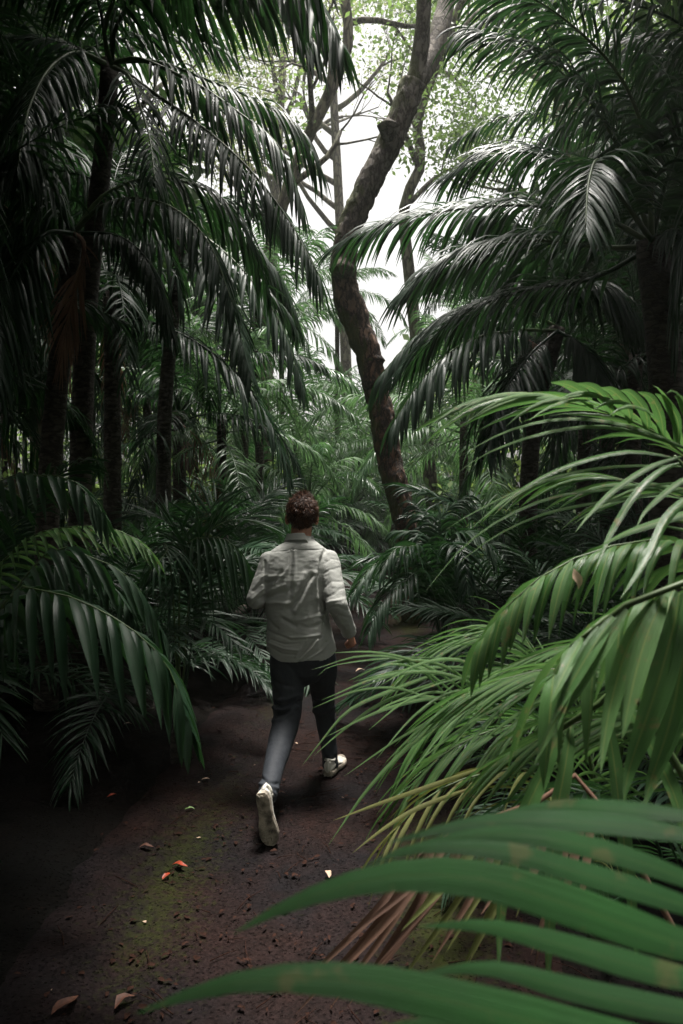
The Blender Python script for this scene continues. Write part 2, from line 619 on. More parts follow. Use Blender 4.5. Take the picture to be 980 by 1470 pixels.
mb = MB()
xs = [-300, -160, -80, -45, -28] + [-20 + 0.5 * i for i in range(81)] + [28, 45, 80, 160, 300]
ys = [-300, -120, -50, -25] + [-14 + 0.5 * i for i in range(110)] + [48, 60, 80, 120, 200, 320]
vs = []
for y in ys:
    for x in xs:
        r = max(abs(x), abs(y))
        vs.append((x, y, ground_z(x, y) - 0.035 * (abs(x - path_x(y)) < path_w(y) + 0.5) if r < 60 else 0.15))
nx = len(xs)
mb.add(vs, [(j * nx + i, j * nx + i + 1, (j + 1) * nx + i + 1, (j + 1) * nx + i) for j in range(len(ys) - 1) for i in range(nx - 1)])
tag(mb.build('ground', M['floor']), 'forest floor of bare soil, shade under the palms put into its dark colour', kind='structure')

mb = MB()
ny, nxp = 560, 66
moss = []
for j in range(ny):
    y = -2 + 34 * (j / (ny - 1)) ** 1.5
    cx, hw = path_x(y), path_w(y) + 0.55
    for i in range(nxp):
        u = -1 + 2 * i / (nxp - 1)
        x = cx + u * hw
        p = Vector((x, y, 0))
        e = max(0, (abs(u) - 0.72) / 0.28)
        z = ground_z(x, y) + 0.010 - e * e * 0.09 - 0.018 * (1 - abs(u)) + 0.008 * noise.noise(p * 9) + 0.004 * noise.noise(p * 25)
        mb.v.append((x, y, z))
        mm = 0.5 * max(0, 1 - abs(abs(u) - 0.50) / 0.30) * (0.55 + 1.3 * noise.noise(Vector((x * 1.1, y * 0.7, 3)))) + 0.1
        moss.append(max(0, mm))
for j in range(ny - 1):
    for i in range(nxp - 1):
        a = j * nxp + i
        mb.f.append((a, a + 1, a + nxp + 1, a + nxp))
        mb.uv.append([(0, 0)] * 4)
po = mb.build('path', M['path'])
at = po.data.attributes.new('moss', 'FLOAT', 'POINT')
at.data.foreach_set('value', moss)
tag(po, 'damp reddish brown dirt path with mossy patches', kind='structure')


def flat_leaf(size, seed, curl=0.3, aspect=0.42):
    r = random.Random(seed)
    m = MB()
    n = 6
    pts = [Vector((size * (i / n - 0.5), size * 0.08 * math.sin(i * 1.1 + seed), size * curl * 0.25 * math.sin(PI * i / n) + size * 0.03)) for i in range(n + 1)]
    WPX = [.05, .6, .95, 1, .8, .45, .03]
    vs, fs = [], []
    for i, p in enumerate(pts):
        h = size * aspect * 0.5 * WPX[i] * r.uniform(0.85, 1.1)
        vs += [p + Vector((0, -h, h * curl)), p, p + Vector((0, h, h * curl * r.uniform(0.4, 1.2)))]
    for i in range(n):
        a = i * 3
        fs += [(a, a + 1, a + 4, a + 3), (a + 1, a + 2, a + 5, a + 4)]
    m.add(vs, fs)
    return m


def ground_hit(px, py):
    a, b = P(px, py, 0.5), P(px, py, 1.0)
    d = b - a
    z0 = 0.0
    for _ in range(4):
        t = (z0 - a.z) / d.z
        q = a + d * t
        z0 = ground_z(q.x, q.y)
    return q


FALLEN = [
    (258, 1247, 0.078, 'red_leaf', -0.2, 'bright red curled leaf lying on the dark path, the larger of the red pair'),
    (239, 1262, 0.06, 'red_leaf', 1.3, 'small red leaf upright beside the larger red leaf on the path'),
    (161, 1146, 0.06, 'red_leaf', 0.7, 'orange red leaf alone on the dark left side of the path'),
    (272, 1165, 0.055, 'green_leaf', 0.1, 'pale green leaf lying on the mossy patch of the path'),
    (472, 1259, 0.065, 'pale_leaf', 1.5, 'pale heart shaped leaf lying behind the raised shoe of the running man'),
    (178, 1443, 0.085, 'brown_leaf', 0.9, 'dull brown curled leaf on the shaded path near the bottom edge of the frame'),
    (210, 1220, 0.07, 'brown_leaf', 0.1, 'crumpled red brown leaf on the path above the bright red pair'),
    (95, 1450, 0.11, 'brown_leaf', 1.0, 'large dark reddish leaf in the deep shade of the bottom left corner'),
    (295, 1122, 0.05, 'pale_leaf', 0.2, 'tiny pale leaf on moss between the drooping left frond and the man'),
    (183, 1042, 0.055, 'pale_leaf', 0.2, 'tiny pale leaf under the drooping frond on the left'),
    (517, 965, 0.10, 'pale_leaf', 0.3, 'pinkish leaf on the path just below the clenched hand'),
    (404, 1142, 0.05, 'brown_leaf', 0.0, 'small brown leaf between the two shoes of the man'),
]
for i, (px, py, s, mt, rz, lab) in enumerate(FALLEN):
    q = ground_hit(px, py)
    o = flat_leaf(s, i, 0.5).build('fallen_leaf', M[mt])
    o.location = q + Vector((0, 0, 0.012))
    o.rotation_euler = (0, 0, rz)
    tag(o, lab, 'leaf', 'fallen leaves on the path')

rnd = random.Random(5)
for name, mt, cnt, lab in (('leaf_litter', 'litter', 3400, 'small brown leaf scraps strewn over the path and floor'),
                           ('pale_leaf_litter', 'pale_leaf', 60, 'tiny pale leaf flecks scattered thinly on the path')):
    mb = MB()
    for k in range(cnt):
        y = 1.2 + 22 * rnd.random() ** 1.6
        x = path_x(y) + rnd.choice((-1, 1)) * path_w(y) * abs(rnd.gauss(0.75, 0.5))
        s = rnd.uniform(0.010, 0.034) * (1.15 if mt == 'litter' else 0.8)
        lf = flat_leaf(s, k % 7, rnd.uniform(0.02, 0.4), rnd.uniform(0.3, 0.6))
        mt_ = Matrix.Translation((x, y, ground_z(x, y) + 0.008)) @ Matrix.Rotation(rnd.uniform(0, 6.28), 4, 'Z') @ Matrix.Rotation(rnd.gauss(0, 0.2), 4, 'X')
        mb.add([mt_ @ Vector(v) for v in lf.v], lf.f)
    tag(mb.build(name, M[mt]), lab, kind='stuff')

# clods and pebbles on the path
mb = MB()
for k in range(500):
    y = 1.3 + 12 * rnd.random() ** 1.5
    x = path_x(y) + rnd.gauss(0, 0.5) * path_w(y)
    s = rnd.uniform(0.0015, 0.005)
    c = Vector((x, y, ground_z(x, y) + 0.004))
    vs = [c + Vector((s * rnd.uniform(.6, 1.3), 0, 0)), c + Vector((0, s * rnd.uniform(.6, 1.3), 0)), c - Vector((s, 0, 0)), c - Vector((0, s, 0)), c + Vector((0, 0, s * rnd.uniform(.5, 1)))]
    mb.add(vs, [(0, 1, 4), (1, 2, 4), (2, 3, 4), (3, 0, 4)])
tag(mb.build('soil_crumbs', M['path']), 'small clods of soil loose on the path', kind='stuff')

mb = MB()
for k in range(240):
    y = 1.3 + 12 * rnd.random() ** 1.5
    x = path_x(y) + rnd.gauss(0, 0.75) * path_w(y)
    a, l = rnd.uniform(0, PI), rnd.uniform(0.04, 0.22)
    p0 = Vector((x, y, ground_z(x, y) + 0.010))
    d = Vector((math.cos(a), math.sin(a), 0)) * l
    tube(mb, [p0, p0 + d * 0.5 + Vector((rnd.gauss(0, 0.008), rnd.gauss(0, 0.008), 0.004)), p0 + d], [0.0022, 0.002, 0.001], 4)
tag(mb.build('twigs', M['litter']), 'thin dark twigs lying on the path', kind='stuff')

# ------------------------------------------------------------------ palm library
LIB = {}


def arch(L, e0, e1, n=7, sag=1.2):
    p = Vector((0, 0, 0))
    pts = [p.copy()]
    for k in range(n):
        e = R(e0 + (e1 - e0) * ((k + 0.5) / n) ** sag)
        p = p + Vector((math.cos(e), 0, math.sin(e))) * (L / n)
        pts.append(p.copy())
    return pts


def make_lib():
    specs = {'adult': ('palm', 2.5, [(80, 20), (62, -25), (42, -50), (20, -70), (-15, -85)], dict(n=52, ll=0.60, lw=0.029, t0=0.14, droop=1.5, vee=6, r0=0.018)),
             'tall': ('palm_far_lit', 2.7, [(82, 40), (58, -10), (30, -45), (5, -60)], dict(n=46, ll=0.60, lw=0.032, t0=0.14, droop=0.7, vee=14, r0=0.018)),
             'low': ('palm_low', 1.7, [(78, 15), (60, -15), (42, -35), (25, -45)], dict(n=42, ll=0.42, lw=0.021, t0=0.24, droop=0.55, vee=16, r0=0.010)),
             'far': ('palm_far_lit', 2.5, [(80, 20), (62, -25), (42, -50), (20, -70), (-15, -85)], dict(n=44, ll=0.60, lw=0.032, t0=0.14, droop=1.4, vee=6, r0=0.018)),
             'dead': ('dead', 2.0, [(-20, -88), (-55, -89)], dict(n=34, ll=0.45, lw=0.016, t0=0.15, droop=1.6, vee=0, r0=0.014, a0=40, a1=12))}
    for kind, (mt, L, arcs, kw) in specs.items():
        LIB[kind] = []
        for a, (e0, e1) in enumerate(arcs):
            row = []
            for s in range(3):
                r = random.Random(hash((len(kind), a, s)) & 0xffff)
                cur = arch(L * r.uniform(0.9, 1.1), e0 + r.gauss(0, 4), e1 + r.gauss(0, 6))
                bend = r.uniform(-0.25, 0.25)
                cur = [Vector((p.x, bend * (p.x / L) ** 2, p.z)) for p in cur]
                rb, lf = frond_geo(cur, r, seg=4, missing=r.choice((0.05, 0.1, 0.22)), jitter=1.5, roll=r.uniform(-14, 14), samples=16, **kw)
                row.append(merge([rb] + lf).mesh(kind + '_frond', M[mt]))
            LIB[kind].append(row)


make_lib()


def trunk_mesh(h, r, lean, seed):
    m = MB()
    n = max(6, int(h * 5))
    pts, rad = [], []
    for i in range(n + 1):
        t = i / n
        pts.append(Vector((lean[0] * t ** 1.4 + 0.03 * noise.noise(Vector((seed, t * 2, 0))), lean[1] * t ** 1.4, h * t)))
        rad.append(r * (1.18 - 0.35 * t + 0.35 * math.exp(-t * h * 3)) * (1 + 0.04 * (i % 2)))
    tube(m, pts, rad, 12, jit=0.06, seed=seed)
    return m, pts[-1]


def palm(x, y, h, label, group=None, kind='adult', n=11, scale=1.0, seed=0, r=0.085, lean=(0, 0), dead=0, az=None, cat='palm', rows=None, keep=None):
    rn = random.Random(seed * 7 + 3)
    root = empty('palm_tree' if h > 0.5 else 'young_palm', (x, y, ground_z(x, y) - 0.03))
    tag(root, label, cat, group)
    tm, top = trunk_mesh(h, r, lean, seed)
    tm.build('trunk', M['palm_bark'], root)
    rows_l = LIB[kind]
    a = rn.uniform(0, 6.28)
    for k in range(n):
        a += 2.399 + rn.gauss(0, 0.15)
        lev = (k + 0.5) / n * len(rows_l)
        row = min(len(rows_l) - 1, int(lev))
        ang = a if az is None else R(rn.uniform(*az))
        if keep and not keep(root.location + top, ang):
            continue
        o = bpy.data.objects.new('frond', rn.choice(rows_l[row]))
        C.objects.link(o)
        o.parent = root
        o.location = top - Vector((0, 0, 0.02 * k * (h > 0.5)))
        o.rotation_euler = (rn.gauss(0, 0.08), rn.gauss(0, 0.06), ang)
        s = scale * rn.uniform(0.85, 1.12)
        o.scale = (s, s * rn.choice((-1, 1)), s)
    for k in range(dead):
        o = bpy.data.objects.new('dead_frond', rn.choice(LIB['dead'][k % 2]))
        C.objects.link(o)
        o.parent = root
        o.location = top - Vector((0, 0, 0.15))
        o.rotation_euler = (0, 0, rn.uniform(0, 6.28))
        o.scale = (scale,) * 3
        o['label'] = 'brown dead frond hanging down'
    return root


def in_gap(p, margin=0):
    """True where a point would hang in the opening of sky above the path."""
    q = proj(p)
    if q is None:
        return False
    x, y = q
    if y > 610:
        return False
    if y > 560:
        return 425 < x < 480
    lo = 400 if y < 300 else 400 + (y - 300) * 0.10
    hi = 655 if y < 200 else 655 - (y - 200) * 0.35
    return lo - margin < x < hi + margin


# ------------------------------------------------------------------ the leaning tree and the trees beyond
def leaf_cloud(mb, pts, rnd, per, spread, size, zs=0.8):
    for c in pts:
        for _ in range(per):
            p = c + Vector((rnd.gauss(0, spread), rnd.gauss(0, spread), rnd.gauss(0, spread * zs)))
            d = Vector((rnd.gauss(0, 1), rnd.gauss(0, 1), rnd.gauss(0, 0.6) - 0.4)).normalized()
            s = size * rnd.uniform(0.6, 1.3)
            W = d.orthogonal().normalized() * s * 0.26
            a = rnd.uniform(0, 6.28)
            W = Quaternion(d, a) @ W
            mb.add([p, p + d * s * 0.45 + W, p + d * s, p + d * s * 0.45 - W], [(0, 1, 2, 3)])


def grow(mb, p, d, r, length, depth, rnd, tips, wob=0.25, sides=6, up=0.1, ratio=0.62):
    n = 5
    pts, q, dd = [p.copy()], p.copy(), d.normalized()
    kinks = []
    for k in range(n):
        dd = (dd + Vector((rnd.gauss(0, wob), rnd.gauss(0, wob), rnd.gauss(0, wob) + up)) * 0.5).normalized()
        q = q + dd * (length / n)
        pts.append(q.copy())
        kinks.append((q.copy(), dd.copy(), r * (1 - 0.1 * (k + 1))))
    tube(mb, pts, [r * (1 - 0.45 * i / n) for i in range(n + 1)], sides, jit=0.1)
    if depth == 0:
        tips += pts[2:]
        return
    tips += pts[4:] if depth < 2 else []
    m = rnd.choice((2, 3)) if depth > 1 else 3
    for k in range(m):
        b, bd, br = kinks[-1 - k] if k < 3 else kinks[-1]
        ax = Quaternion(bd, rnd.uniform(0, 6.28)) @ bd.orthogonal().normalized()
        nd = (bd + ax * rnd.uniform(0.45, 1.0)).normalized()
        grow(mb, b, nd, br * ratio, length * rnd.uniform(0.6, 0.8), depth - 1, rnd, tips, wob, max(4, sides - 1), up, ratio)


rnd = random.Random(21)
TY = 9.6
spec = [(590, 800, 50), (582, 755, 44), (571, 705, 42), (560, 665, 43), (550, 610, 44), (541, 560, 44), (528, 510, 44), (512, 465, 47), (498, 425, 54),
        (492, 385, 46), (497, 345, 44), (510, 305, 45), (530, 262, 45), (556, 210, 44), (578, 165, 46), (592, 120, 46)]
tree = empty('leaning_tree', (P(590, 800, TY).x, TY, 0))
tag(tree, 'tall leaning broadleaf tree with cracked reddish mossy bark, bent trunk forking high up', 'tree')
off = -Vector(tree.location)
tp = [Vector((P(600, 860, TY).x, TY, -0.1))] + [P(a, b, TY + 0.6 * i / len(spec)) for i, (a, b, c) in enumerate(spec)]
tr_ = [60] + [c for a, b, c in spec]
n = 90
cur = smooth_curve([p + off for p in tp], n)
rad = []
for i in range(n):
    t = i / (n - 1) * (len(tr_) - 1)
    k = min(len(tr_) - 2, int(t))
    rad.append((tr_[k] + (tr_[k + 1] - tr_[k]) * (t - k)) / F * TY / 2 * 0.80)
mb = MB()
cur = [p + Vector((0, 0, 0)) for p in smooth_curve(cur, 200)]
rad = [rad[min(89, int(i * 90 / 200))] for i in range(200)]
rad = [sum(rad[max(0, i - 3):i + 4]) / len(rad[max(0, i - 3):i + 4]) for i in range(200)]
tube(mb, cur, rad, 44, jit=0.16, jfreq=3.0)
for i, v in enumerate(mb.v):                 # raised plates of bark
    c = cur[min(199, i // 44)]
    d = (v - c)
    q = Vector((v.x * 16, v.y * 16, v.z * 5))
    h = noise.noise(q) * 0.6 + noise.noise(q * 2.3) * 0.4
    mb.v[i] = v + d.normalized() * (0.016 * (1 if h > 0.08 else -1 if h < -0.12 else h * 8) * 0.6)
for kx, ky, s in ((492, 392, 0.16), (556, 190, 0.13), (538, 520, 0.12)):      # burls on the trunk
    c = P(kx, ky, TY + 0.3) + off
    tube(mb, [c + Vector((0, -0.05, -s)), c + Vector((0, -0.16, 0)), c + Vector((0, -0.05, s))], [s * 0.4, s * 1.1, s * 0.35], 10, jit=0.3)
mb.build('trunk', M['bark'], tree)
tips = []
mb = MB()
TB = TY + 0.6
limb1 = [P(592, 125, TB), P(600, 90, TB), P(606, 50, TB - 0.1), P(609, 0, TB - 0.2), P(612, -60, TB - 0.3), P(600, -160, TB)]
limb2 = [P(592, 125, TB), P(612, 95, TB + 0.15), P(625, 65, TB + 0.3), P(636, 20, TB + 0.5), P(650, -30, TB + 0.7), P(690, -130, TB + 1)]
c1 = smooth_curve([p + off for p in limb1], 24)
tube(mb, c1, [(27 - 9 * (i / 23) ** 0.5) / F * TY / 2 for i in range(24)], 16, jit=0.12, jfreq=3)
mb.build('limb', M['bark'], tree)
mb = MB()
c2 = smooth_curve([p + off for p in limb2], 24)
tube(mb, c2, [(33 - 10 * (i / 23)) / F * TY / 2 for i in range(24)], 16, jit=0.12, jfreq=3)
mb.build('limb', M['bark'], tree)
mb = MB()
for base, d in ((c1[-1], Vector((-0.3, 0.1, 1))), (c2[-1], Vector((0.5, 0.3, 1))), (c1[-6], Vector((-1, 0.4, 0.6))), (c2[-8], Vector((1, 0, 0.6)))):
    grow(mb, base, d, 0.13, 2.6, 3, rnd, tips)
mb.build('branches', M['bark'], tree)
mb = MB()
leaf_cloud(mb, tips, rnd, 14, 0.35, 0.13)
tag(mb.build('crown', M['broad'], tree), kind='stuff')


def broad_tree(name, x, y, h, r, label, seed, lmat, per, size, group=None, lean=(0, 0), depth=4, limbs=None, ratio=0.62, spread=0.4, trunk_px=None):
    rn = random.Random(seed)
    root = empty(name, (x, y, 0))
    tag(root, label, 'tree', group)
    o = -Vector((x, y, 0))
    m = MB()
    if trunk_px:
        c = smooth_curve([Vector((x, y, 0)) + o] + [P(a, b, y) + o for a, b in trunk_px], 30)
    else:
        c = smooth_curve([Vector((0, 0, 0)), Vector((lean[0] * 0.4, lean[1] * 0.4, h * 0.5)), Vector((lean[0], lean[1], h))], 20)
    nn = len(c)
    tube(m, c, [r * (1 - 0.45 * i / (nn - 1)) for i in range(nn)], 12, jit=0.1)
    m.build('trunk', M['bark_far'], root)
    tips = []
    m = MB()
    k0 = int(nn * 0.55)
    for q in range(limbs or 5):
        i = min(nn - 1, k0 + int((nn - 1 - k0) * (q + 1) / (limbs or 5)))
        a = rn.uniform(0, 6.28)
        grow(m, c[i], Vector((math.cos(a), math.sin(a) * 0.7, 0.75)), r * 0.42, h * 0.17, depth - 1, rn, tips, 0.32, 6, 0.08, ratio)
    m.build('branches', M['bark_far'], root)
    m = MB()
    leaf_cloud(m, tips, rn, per, spread, size)
    tag(m.build('crown', lmat, root), kind='stuff')
    return root


# thin trees seen in the bright opening
broad_tree('broadleaf_tree', -1.6, 17, 11, 0.20, 'crooked dark limbed broadleaf tree in the opening left of the leaning trunk', 31, M['broad'], 5, 0.15,
           trunk_px=[(372, 480), (395, 330), (440, 200), (470, 140), (500, 60), (495, 0), (505, -60)], limbs=6, spread=0.35)
broad_tree('broadleaf_tree', 2.6, 20, 12, 0.20, 'slender tree with dense small foliage just right of the leaning trunk', 32, M['broad'], 10, 0.14,
           trunk_px=[(590, 420), (580, 300), (604, 235), (600, 170), (640, 60), (680, -40)], limbs=7, spread=0.4)
broad_tree('broadleaf_tree', 6.5, 19, 13, 0.25, 'leafy broadleaf tree behind the dark fronds of the upper right', 33, M['broad'], 16, 0.15, limbs=8, lean=(-1.2, 0), spread=0.5)
broad_tree('broadleaf_tree', 0.4, 31, 19, 0.28, 'pale sparse tree with thin branches centred in the bright sky opening', 34, M['broad_hazed'], 7, 0.17, limbs=8, lean=(-0.8, 0), ratio=0.66)
broad_tree('broadleaf_tree', -3.6, 34, 21, 0.30, 'hazy sparse tree in the bright opening near the silvery left frond', 35, M['broad_hazed'], 8, 0.18, limbs=8, lean=(1.0, 0), ratio=0.66)
broad_tree('broadleaf_tree', -7.5, 24, 16, 0.3, 'broadleaf tree standing behind the tall left palms', 36, M['broad'], 10, 0.16, limbs=8)
broad_tree('broadleaf_tree', 12, 28, 18, 0.3, 'broadleaf tree hidden deep behind the right palms', 37, M['broad'], 9, 0.18, limbs=8)

# ------------------------------------------------------------------ tall palms, left of the path
CL = P(158, 88, 6.0)
left_a = empty('palm_tree', (P(112, 700, 6.0).x, 6.0, 0))
tag(left_a, 'tall palm on the left whose silvery arching fronds reach into the sky opening', 'palm')
lo_ = -Vector(left_a.location)
mb = MB()
tc_ = smooth_curve([Vector((0, 0, 0)), P(115, 700, 6) + lo_, P(126, 430, 6) + lo_, P(150, 200, 6) + lo_, CL + lo_], 26)
tube(mb, tc_, [0.10 - 0.03 * i / 25 for i in range(26)], 14, jit=0.05)
mb.build('trunk', M['palm_bark'], left_a)


def F3(lst, Y0, Y1):
    n = len(lst)
    return [P(a, b, Y0 + (Y1 - Y0) * i / (n - 1)) for i, (a, b) in enumerate(lst)]


big = dict(n=54, ll=0.62, lw=0.027, jitter=1.4, t0=0.16, droop=1.6, vee=2, r0=0.02, seg=6, curl=0.9)
hero_frond(left_a, F3([(165, 92), (215, 130), (280, 175), (350, 235), (410, 310), (460, 400)], 5.9, 5.0), M['palm'], 1, **big)
hero_frond(left_a, F3([(160, 92), (150, 40), (190, -40), (300, -70), (420, -40), (490, 60)], 5.8, 4.6), M['palm'], 2, **dict(big, ll=0.75, n=54, lw=0.045))
hero_frond(left_a, F3([(160, 92), (170, 30), (230, -35), (320, -45), (400, -10), (450, 60)], 5.9, 5.3), M['palm'], 10, split=False, **dict(big, ll=0.75, n=56, lw=0.038))
hero_frond(left_a, F3([(165, 88), (230, 90), (310, 120), (380, 150), (430, 190), (460, 245)], 6, 6.4), M['palm'], 3, **dict(big, n=44))
hero_frond(left_a, F3([(160, 92), (200, 85), (280, 120), (340, 160), (400, 210), (432, 290)], 5.9, 5.6), M['palm'], 4, **dict(big, n=44))
hero_frond(left_a, F3([(150, 90), (110, 75), (70, 100), (40, 160), (25, 240)], 5.8, 4.6), M['palm'], 5, **big)
hero_frond(left_a, F3([(160, 95), (185, 110), (200, 150), (215, 200), (222, 260)], 5.9, 4.6), M['palm'], 6, **dict(big, n=36, ll=0.5))
hero_frond(left_a, F3([(155, 90), (140, 0), (100, -60), (20, -70), (-60, 0)], 6, 5.4), M['palm'], 7, split=False, **big)
hero_frond(left_a, F3([(158, 90), (170, 0), (240, -90), (360, -120), (440, -100)], 6.1, 6.6), M['palm'], 8, split=False, **big)
hero_frond(left_a, F3([(150, 95), (90, 60), (10, 60), (-60, 110)], 6.1, 6.8), M['palm'], 9, split=False, **big)

CB = P(105, 335, 5.4)
left_b = empty('palm_tree', (P(60, 700, 5.4).x, 5.4, 0))
tag(left_b, 'palm at far left with grey lit fronds and one hanging reddish brown frond', 'palm')
lo_ = -Vector(left_b.location)
mb = MB()
tube(mb, smooth_curve([Vector((0, 0, 0)), P(70, 700, 5.4) + lo_, CB + lo_], 24), [0.09 - 0.02 * i / 23 for i in range(24)], 14, jit=0.05)
mb.build('trunk', M['palm_bark'], left_b)
hero_frond(left_b, F3([(105, 335), (140, 300), (190, 285), (250, 300), (300, 350), (335, 440)], 5.3, 4.7), M['palm'], 11, **dict(big, ll=0.5, n=42))
hero_frond(left_b, F3([(105, 335), (150, 280), (220, 255), (300, 275), (350, 330), (385, 420)], 5.6, 6.2), M['palm'], 12, **dict(big, ll=0.6, n=42))
hero_frond(left_b, F3([(105, 335), (120, 350), (115, 390), (98, 450), (88, 520)], 5.2, 4.9), M['dead'], 13, name='dead_frond', rmat=M['dead'], label='reddish brown dead frond hanging down',
           **dict(big, ll=0.42, lw=0.014, a0=38, a1=18, droop=0.5, n=46, roll=80))
hero_frond(left_b, F3([(105, 335), (60, 340), (0, 430), (-10, 540)], 5.2, 4.2), M['palm'], 14, split=False, **big)
hero_frond(left_b, F3([(105, 335), (60, 260), (0, 240), (-60, 300)], 5.2, 4.6), M['palm'], 15, split=False, **big)
hero_frond(left_b, F3([(105, 335), (80, 300), (30, 330), (10, 400)], 5.5, 5.5), M['palm'], 16, split=False, **big)
hero_frond(left_b, F3([(105, 335), (170, 340), (215, 380), (245, 470)], 5.4, 5.2), M['palm'], 17, split=False, **dict(big, ll=0.45))

CC = P(262, 330, 8.2)
left_c = empty('palm_tree', (P(235, 700, 8.2).x, 8.2, 0))
tag(left_c, 'slim palm left of the path whose fronds droop beside the bright gap', 'palm')
lo_ = -Vector(left_c.location)
mb = MB()
tube(mb, smooth_curve([Vector((0, 0, 0)), P(236, 600, 8.2) + lo_, CC + lo_], 24), [0.09 - 0.02 * i / 23 for i in range(24)], 14, jit=0.05)
mb.build('trunk', M['palm_bark'], left_c)
for i, (c, a, b) in enumerate((([(262, 330), (300, 345), (350, 390), (400, 460), (435, 555)], 8.1, 7.6),
                               ([(262, 330), (310, 320), (370, 360), (410, 420), (430, 480)], 8.2, 8.8),
                               ([(262, 330), (290, 370), (330, 440), (360, 540)], 8.0, 7.2),
                               ([(262, 330), (240, 300), (200, 330), (180, 420)], 8.0, 7.4),
                               ([(262, 330), (300, 290), (370, 290), (420, 350)], 8.4, 9.2),
                               ([(262, 330), (225, 350), (200, 400), (195, 480)], 8.2, 8.2))):
    hero_frond(left_c, F3(c, a, b), M['palm'], 20 + i, split=i < 2, **dict(big, ll=0.62, n=40, lw=0.042))

# a palm crown standing lower at the left edge and one behind
palm(-2.9, 4.6, 2.3, 'low crowned palm at the left frame edge with hanging bluish fronds', None, 'adult', 9, 0.8, 41, az=(-70, 120))
palm(-2.35, 7.6, 3.6, 'palm with slim black trunk standing between the two tall left palms', None, 'adult', 12, 0.95, 42, dead=2)
palm(-3.4, 7.0, 4.6, 'tall palm deep in the left shade behind the silvery fronds', None, 'adult', 13, 1.1, 43, dead=1)
palm(-2.1, 9.6, 2.6, 'dark trunked palm with short crown left of the slim path palm', None, 'adult', 12, 0.85, 44, dead=2)

# ------------------------------------------------------------------ tall palms, right of the path
CR = P(935, 345, 4.6)
right_a = empty('palm_tree', (P(958, 700, 4.6).x, 4.6, 0))
tag(right_a, 'thick trunked dark palm at the right edge with fronds stretching across to the leaning tree', 'palm')
lo_ = -Vector(right_a.location)
mb = MB()
tube(mb, smooth_curve([Vector((0, 0, 0)), P(957, 600, 4.6) + lo_, CR + lo_], 24), [0.115 - 0.02 * i / 23 for i in range(24)], 16, jit=0.05)
mb.build('trunk', M['palm_bark'], right_a)
rk = dict(n=66, ll=0.62, lw=0.021, t0=0.14, droop=1.0, vee=8, r0=0.02, seg=5, tiplen=0.6)
hero_frond(right_a, F3([(935, 345), (900, 240), (850, 150), (780, 85), (690, 50)], 4.6, 4.9), M['palm'], 51, **rk)
hero_frond(right_a, F3([(935, 350), (860, 310), (760, 295), (660, 300), (560, 320), (500, 345)], 4.7, 5.6), M['palm'], 52, **rk)
hero_frond(right_a, F3([(935, 355), (860, 355), (760, 345), (660, 365), (590, 410)], 4.6, 4.9), M['palm'], 53, **rk)
hero_frond(right_a, F3([(935, 345), (930, 220), (890, 110), (800, 20), (690, -40)], 4.5, 4.4), M['palm'], 54, **rk)
hero_frond(right_a, F3([(935, 345), (890, 280), (860, 230), (845, 260), (840, 330)], 4.4, 3.6), M['palm'], 55, **dict(rk, ll=0.45))
hero_frond(right_a, F3([(935, 355), (850, 400), (740, 420), (650, 460), (590, 520)], 4.8, 5.6), M['palm'], 56, split=False, **rk)
hero_frond(right_a, F3([(935, 345), (960, 250), (1000, 180), (1050, 200)], 4.6, 4.2), M['palm'], 57, split=False, **rk)
hero_frond(right_a, F3([(935, 345), (900, 290), (800, 230), (720, 220), (650, 250)], 4.9, 5.8), M['palm'], 58, split=False, **rk)
hero_frond(right_a, F3([(935, 345), (985, 340), (1030, 400)], 4.6, 4.2), M['palm'], 59, split=False, **rk)

CD = P(800, 470, 7.5)
right_b = empty('palm_tree', (P(760, 700, 7.5).x, 7.5, 0))
tag(right_b, 'palm with silvery drooping fronds lit just right of the leaning trunk', 'palm')
lo_ = -Vector(right_b.location)
mb = MB()
tube(mb, smooth_curve([Vector((0, 0, 0)), P(762, 640, 7.5) + lo_, CD + lo_], 24), [0.10 - 0.02 * i / 23 for i in range(24)], 14, jit=0.05)
mb.build('trunk', M['palm_bark'], right_b)
for i, (c, a, b) in enumerate((([(800, 470), (740, 440), (670, 440), (600, 480), (545, 540)], 7.5, 7.2),
                               ([(800, 475), (740, 475), (670, 490), (610, 540), (562, 610)], 7.4, 6.7),
                               ([(800, 465), (760, 400), (690, 370), (620, 390)], 7.6, 8.2),
                               ([(800, 465), (820, 420), (870, 410), (920, 460)], 7.4, 7.2),
                               ([(800, 475), (760, 510), (720, 570), (700, 640)], 7.3, 6.6),
                               ([(800, 465), (790, 380), (740, 320), (680, 310)], 7.5, 7.2),
                               ([(800, 475), (840, 500), (870, 560)], 7.4, 7.0))):
    hero_frond(right_b, F3(c, a, b), M['palm'], 60 + i, split=i < 2, **dict(big, ll=0.7, n=44, lw=0.044, droop=1.7))

palm(3.6, 6.6, 5.2, 'tall palm filling the dark upper right with black fronds', None, 'adult', 15, 1.15, 71)
palm(2.9, 3.4, 4.7, 'palm overhanging the top right corner', None, 'adult', 14, 1.1, 72, keep=lambda p, a: not in_gap(p + Vector((math.cos(a) * 2, math.sin(a) * 2, 0.2)), 60))
palm(2.75, 8.4, 2.3, 'middle one of the row of black trunks behind the bright right fronds', None, 'adult', 10, 0.85, 73)
palm(3.3, 9.2, 2.8, 'black palm trunk right of the middle of the trunk row behind the bright fronds', None, 'adult', 10, 0.9, 74)
palm(3.2, 8.1, 3.0, 'rightmost slim black trunk beside the thick trunk at the right edge', None, 'adult', 10, 0.9, 75)

# ------------------------------------------------------------------ palms deeper in the forest
rn = random.Random(90)
placed = []
bpy_last = [None]


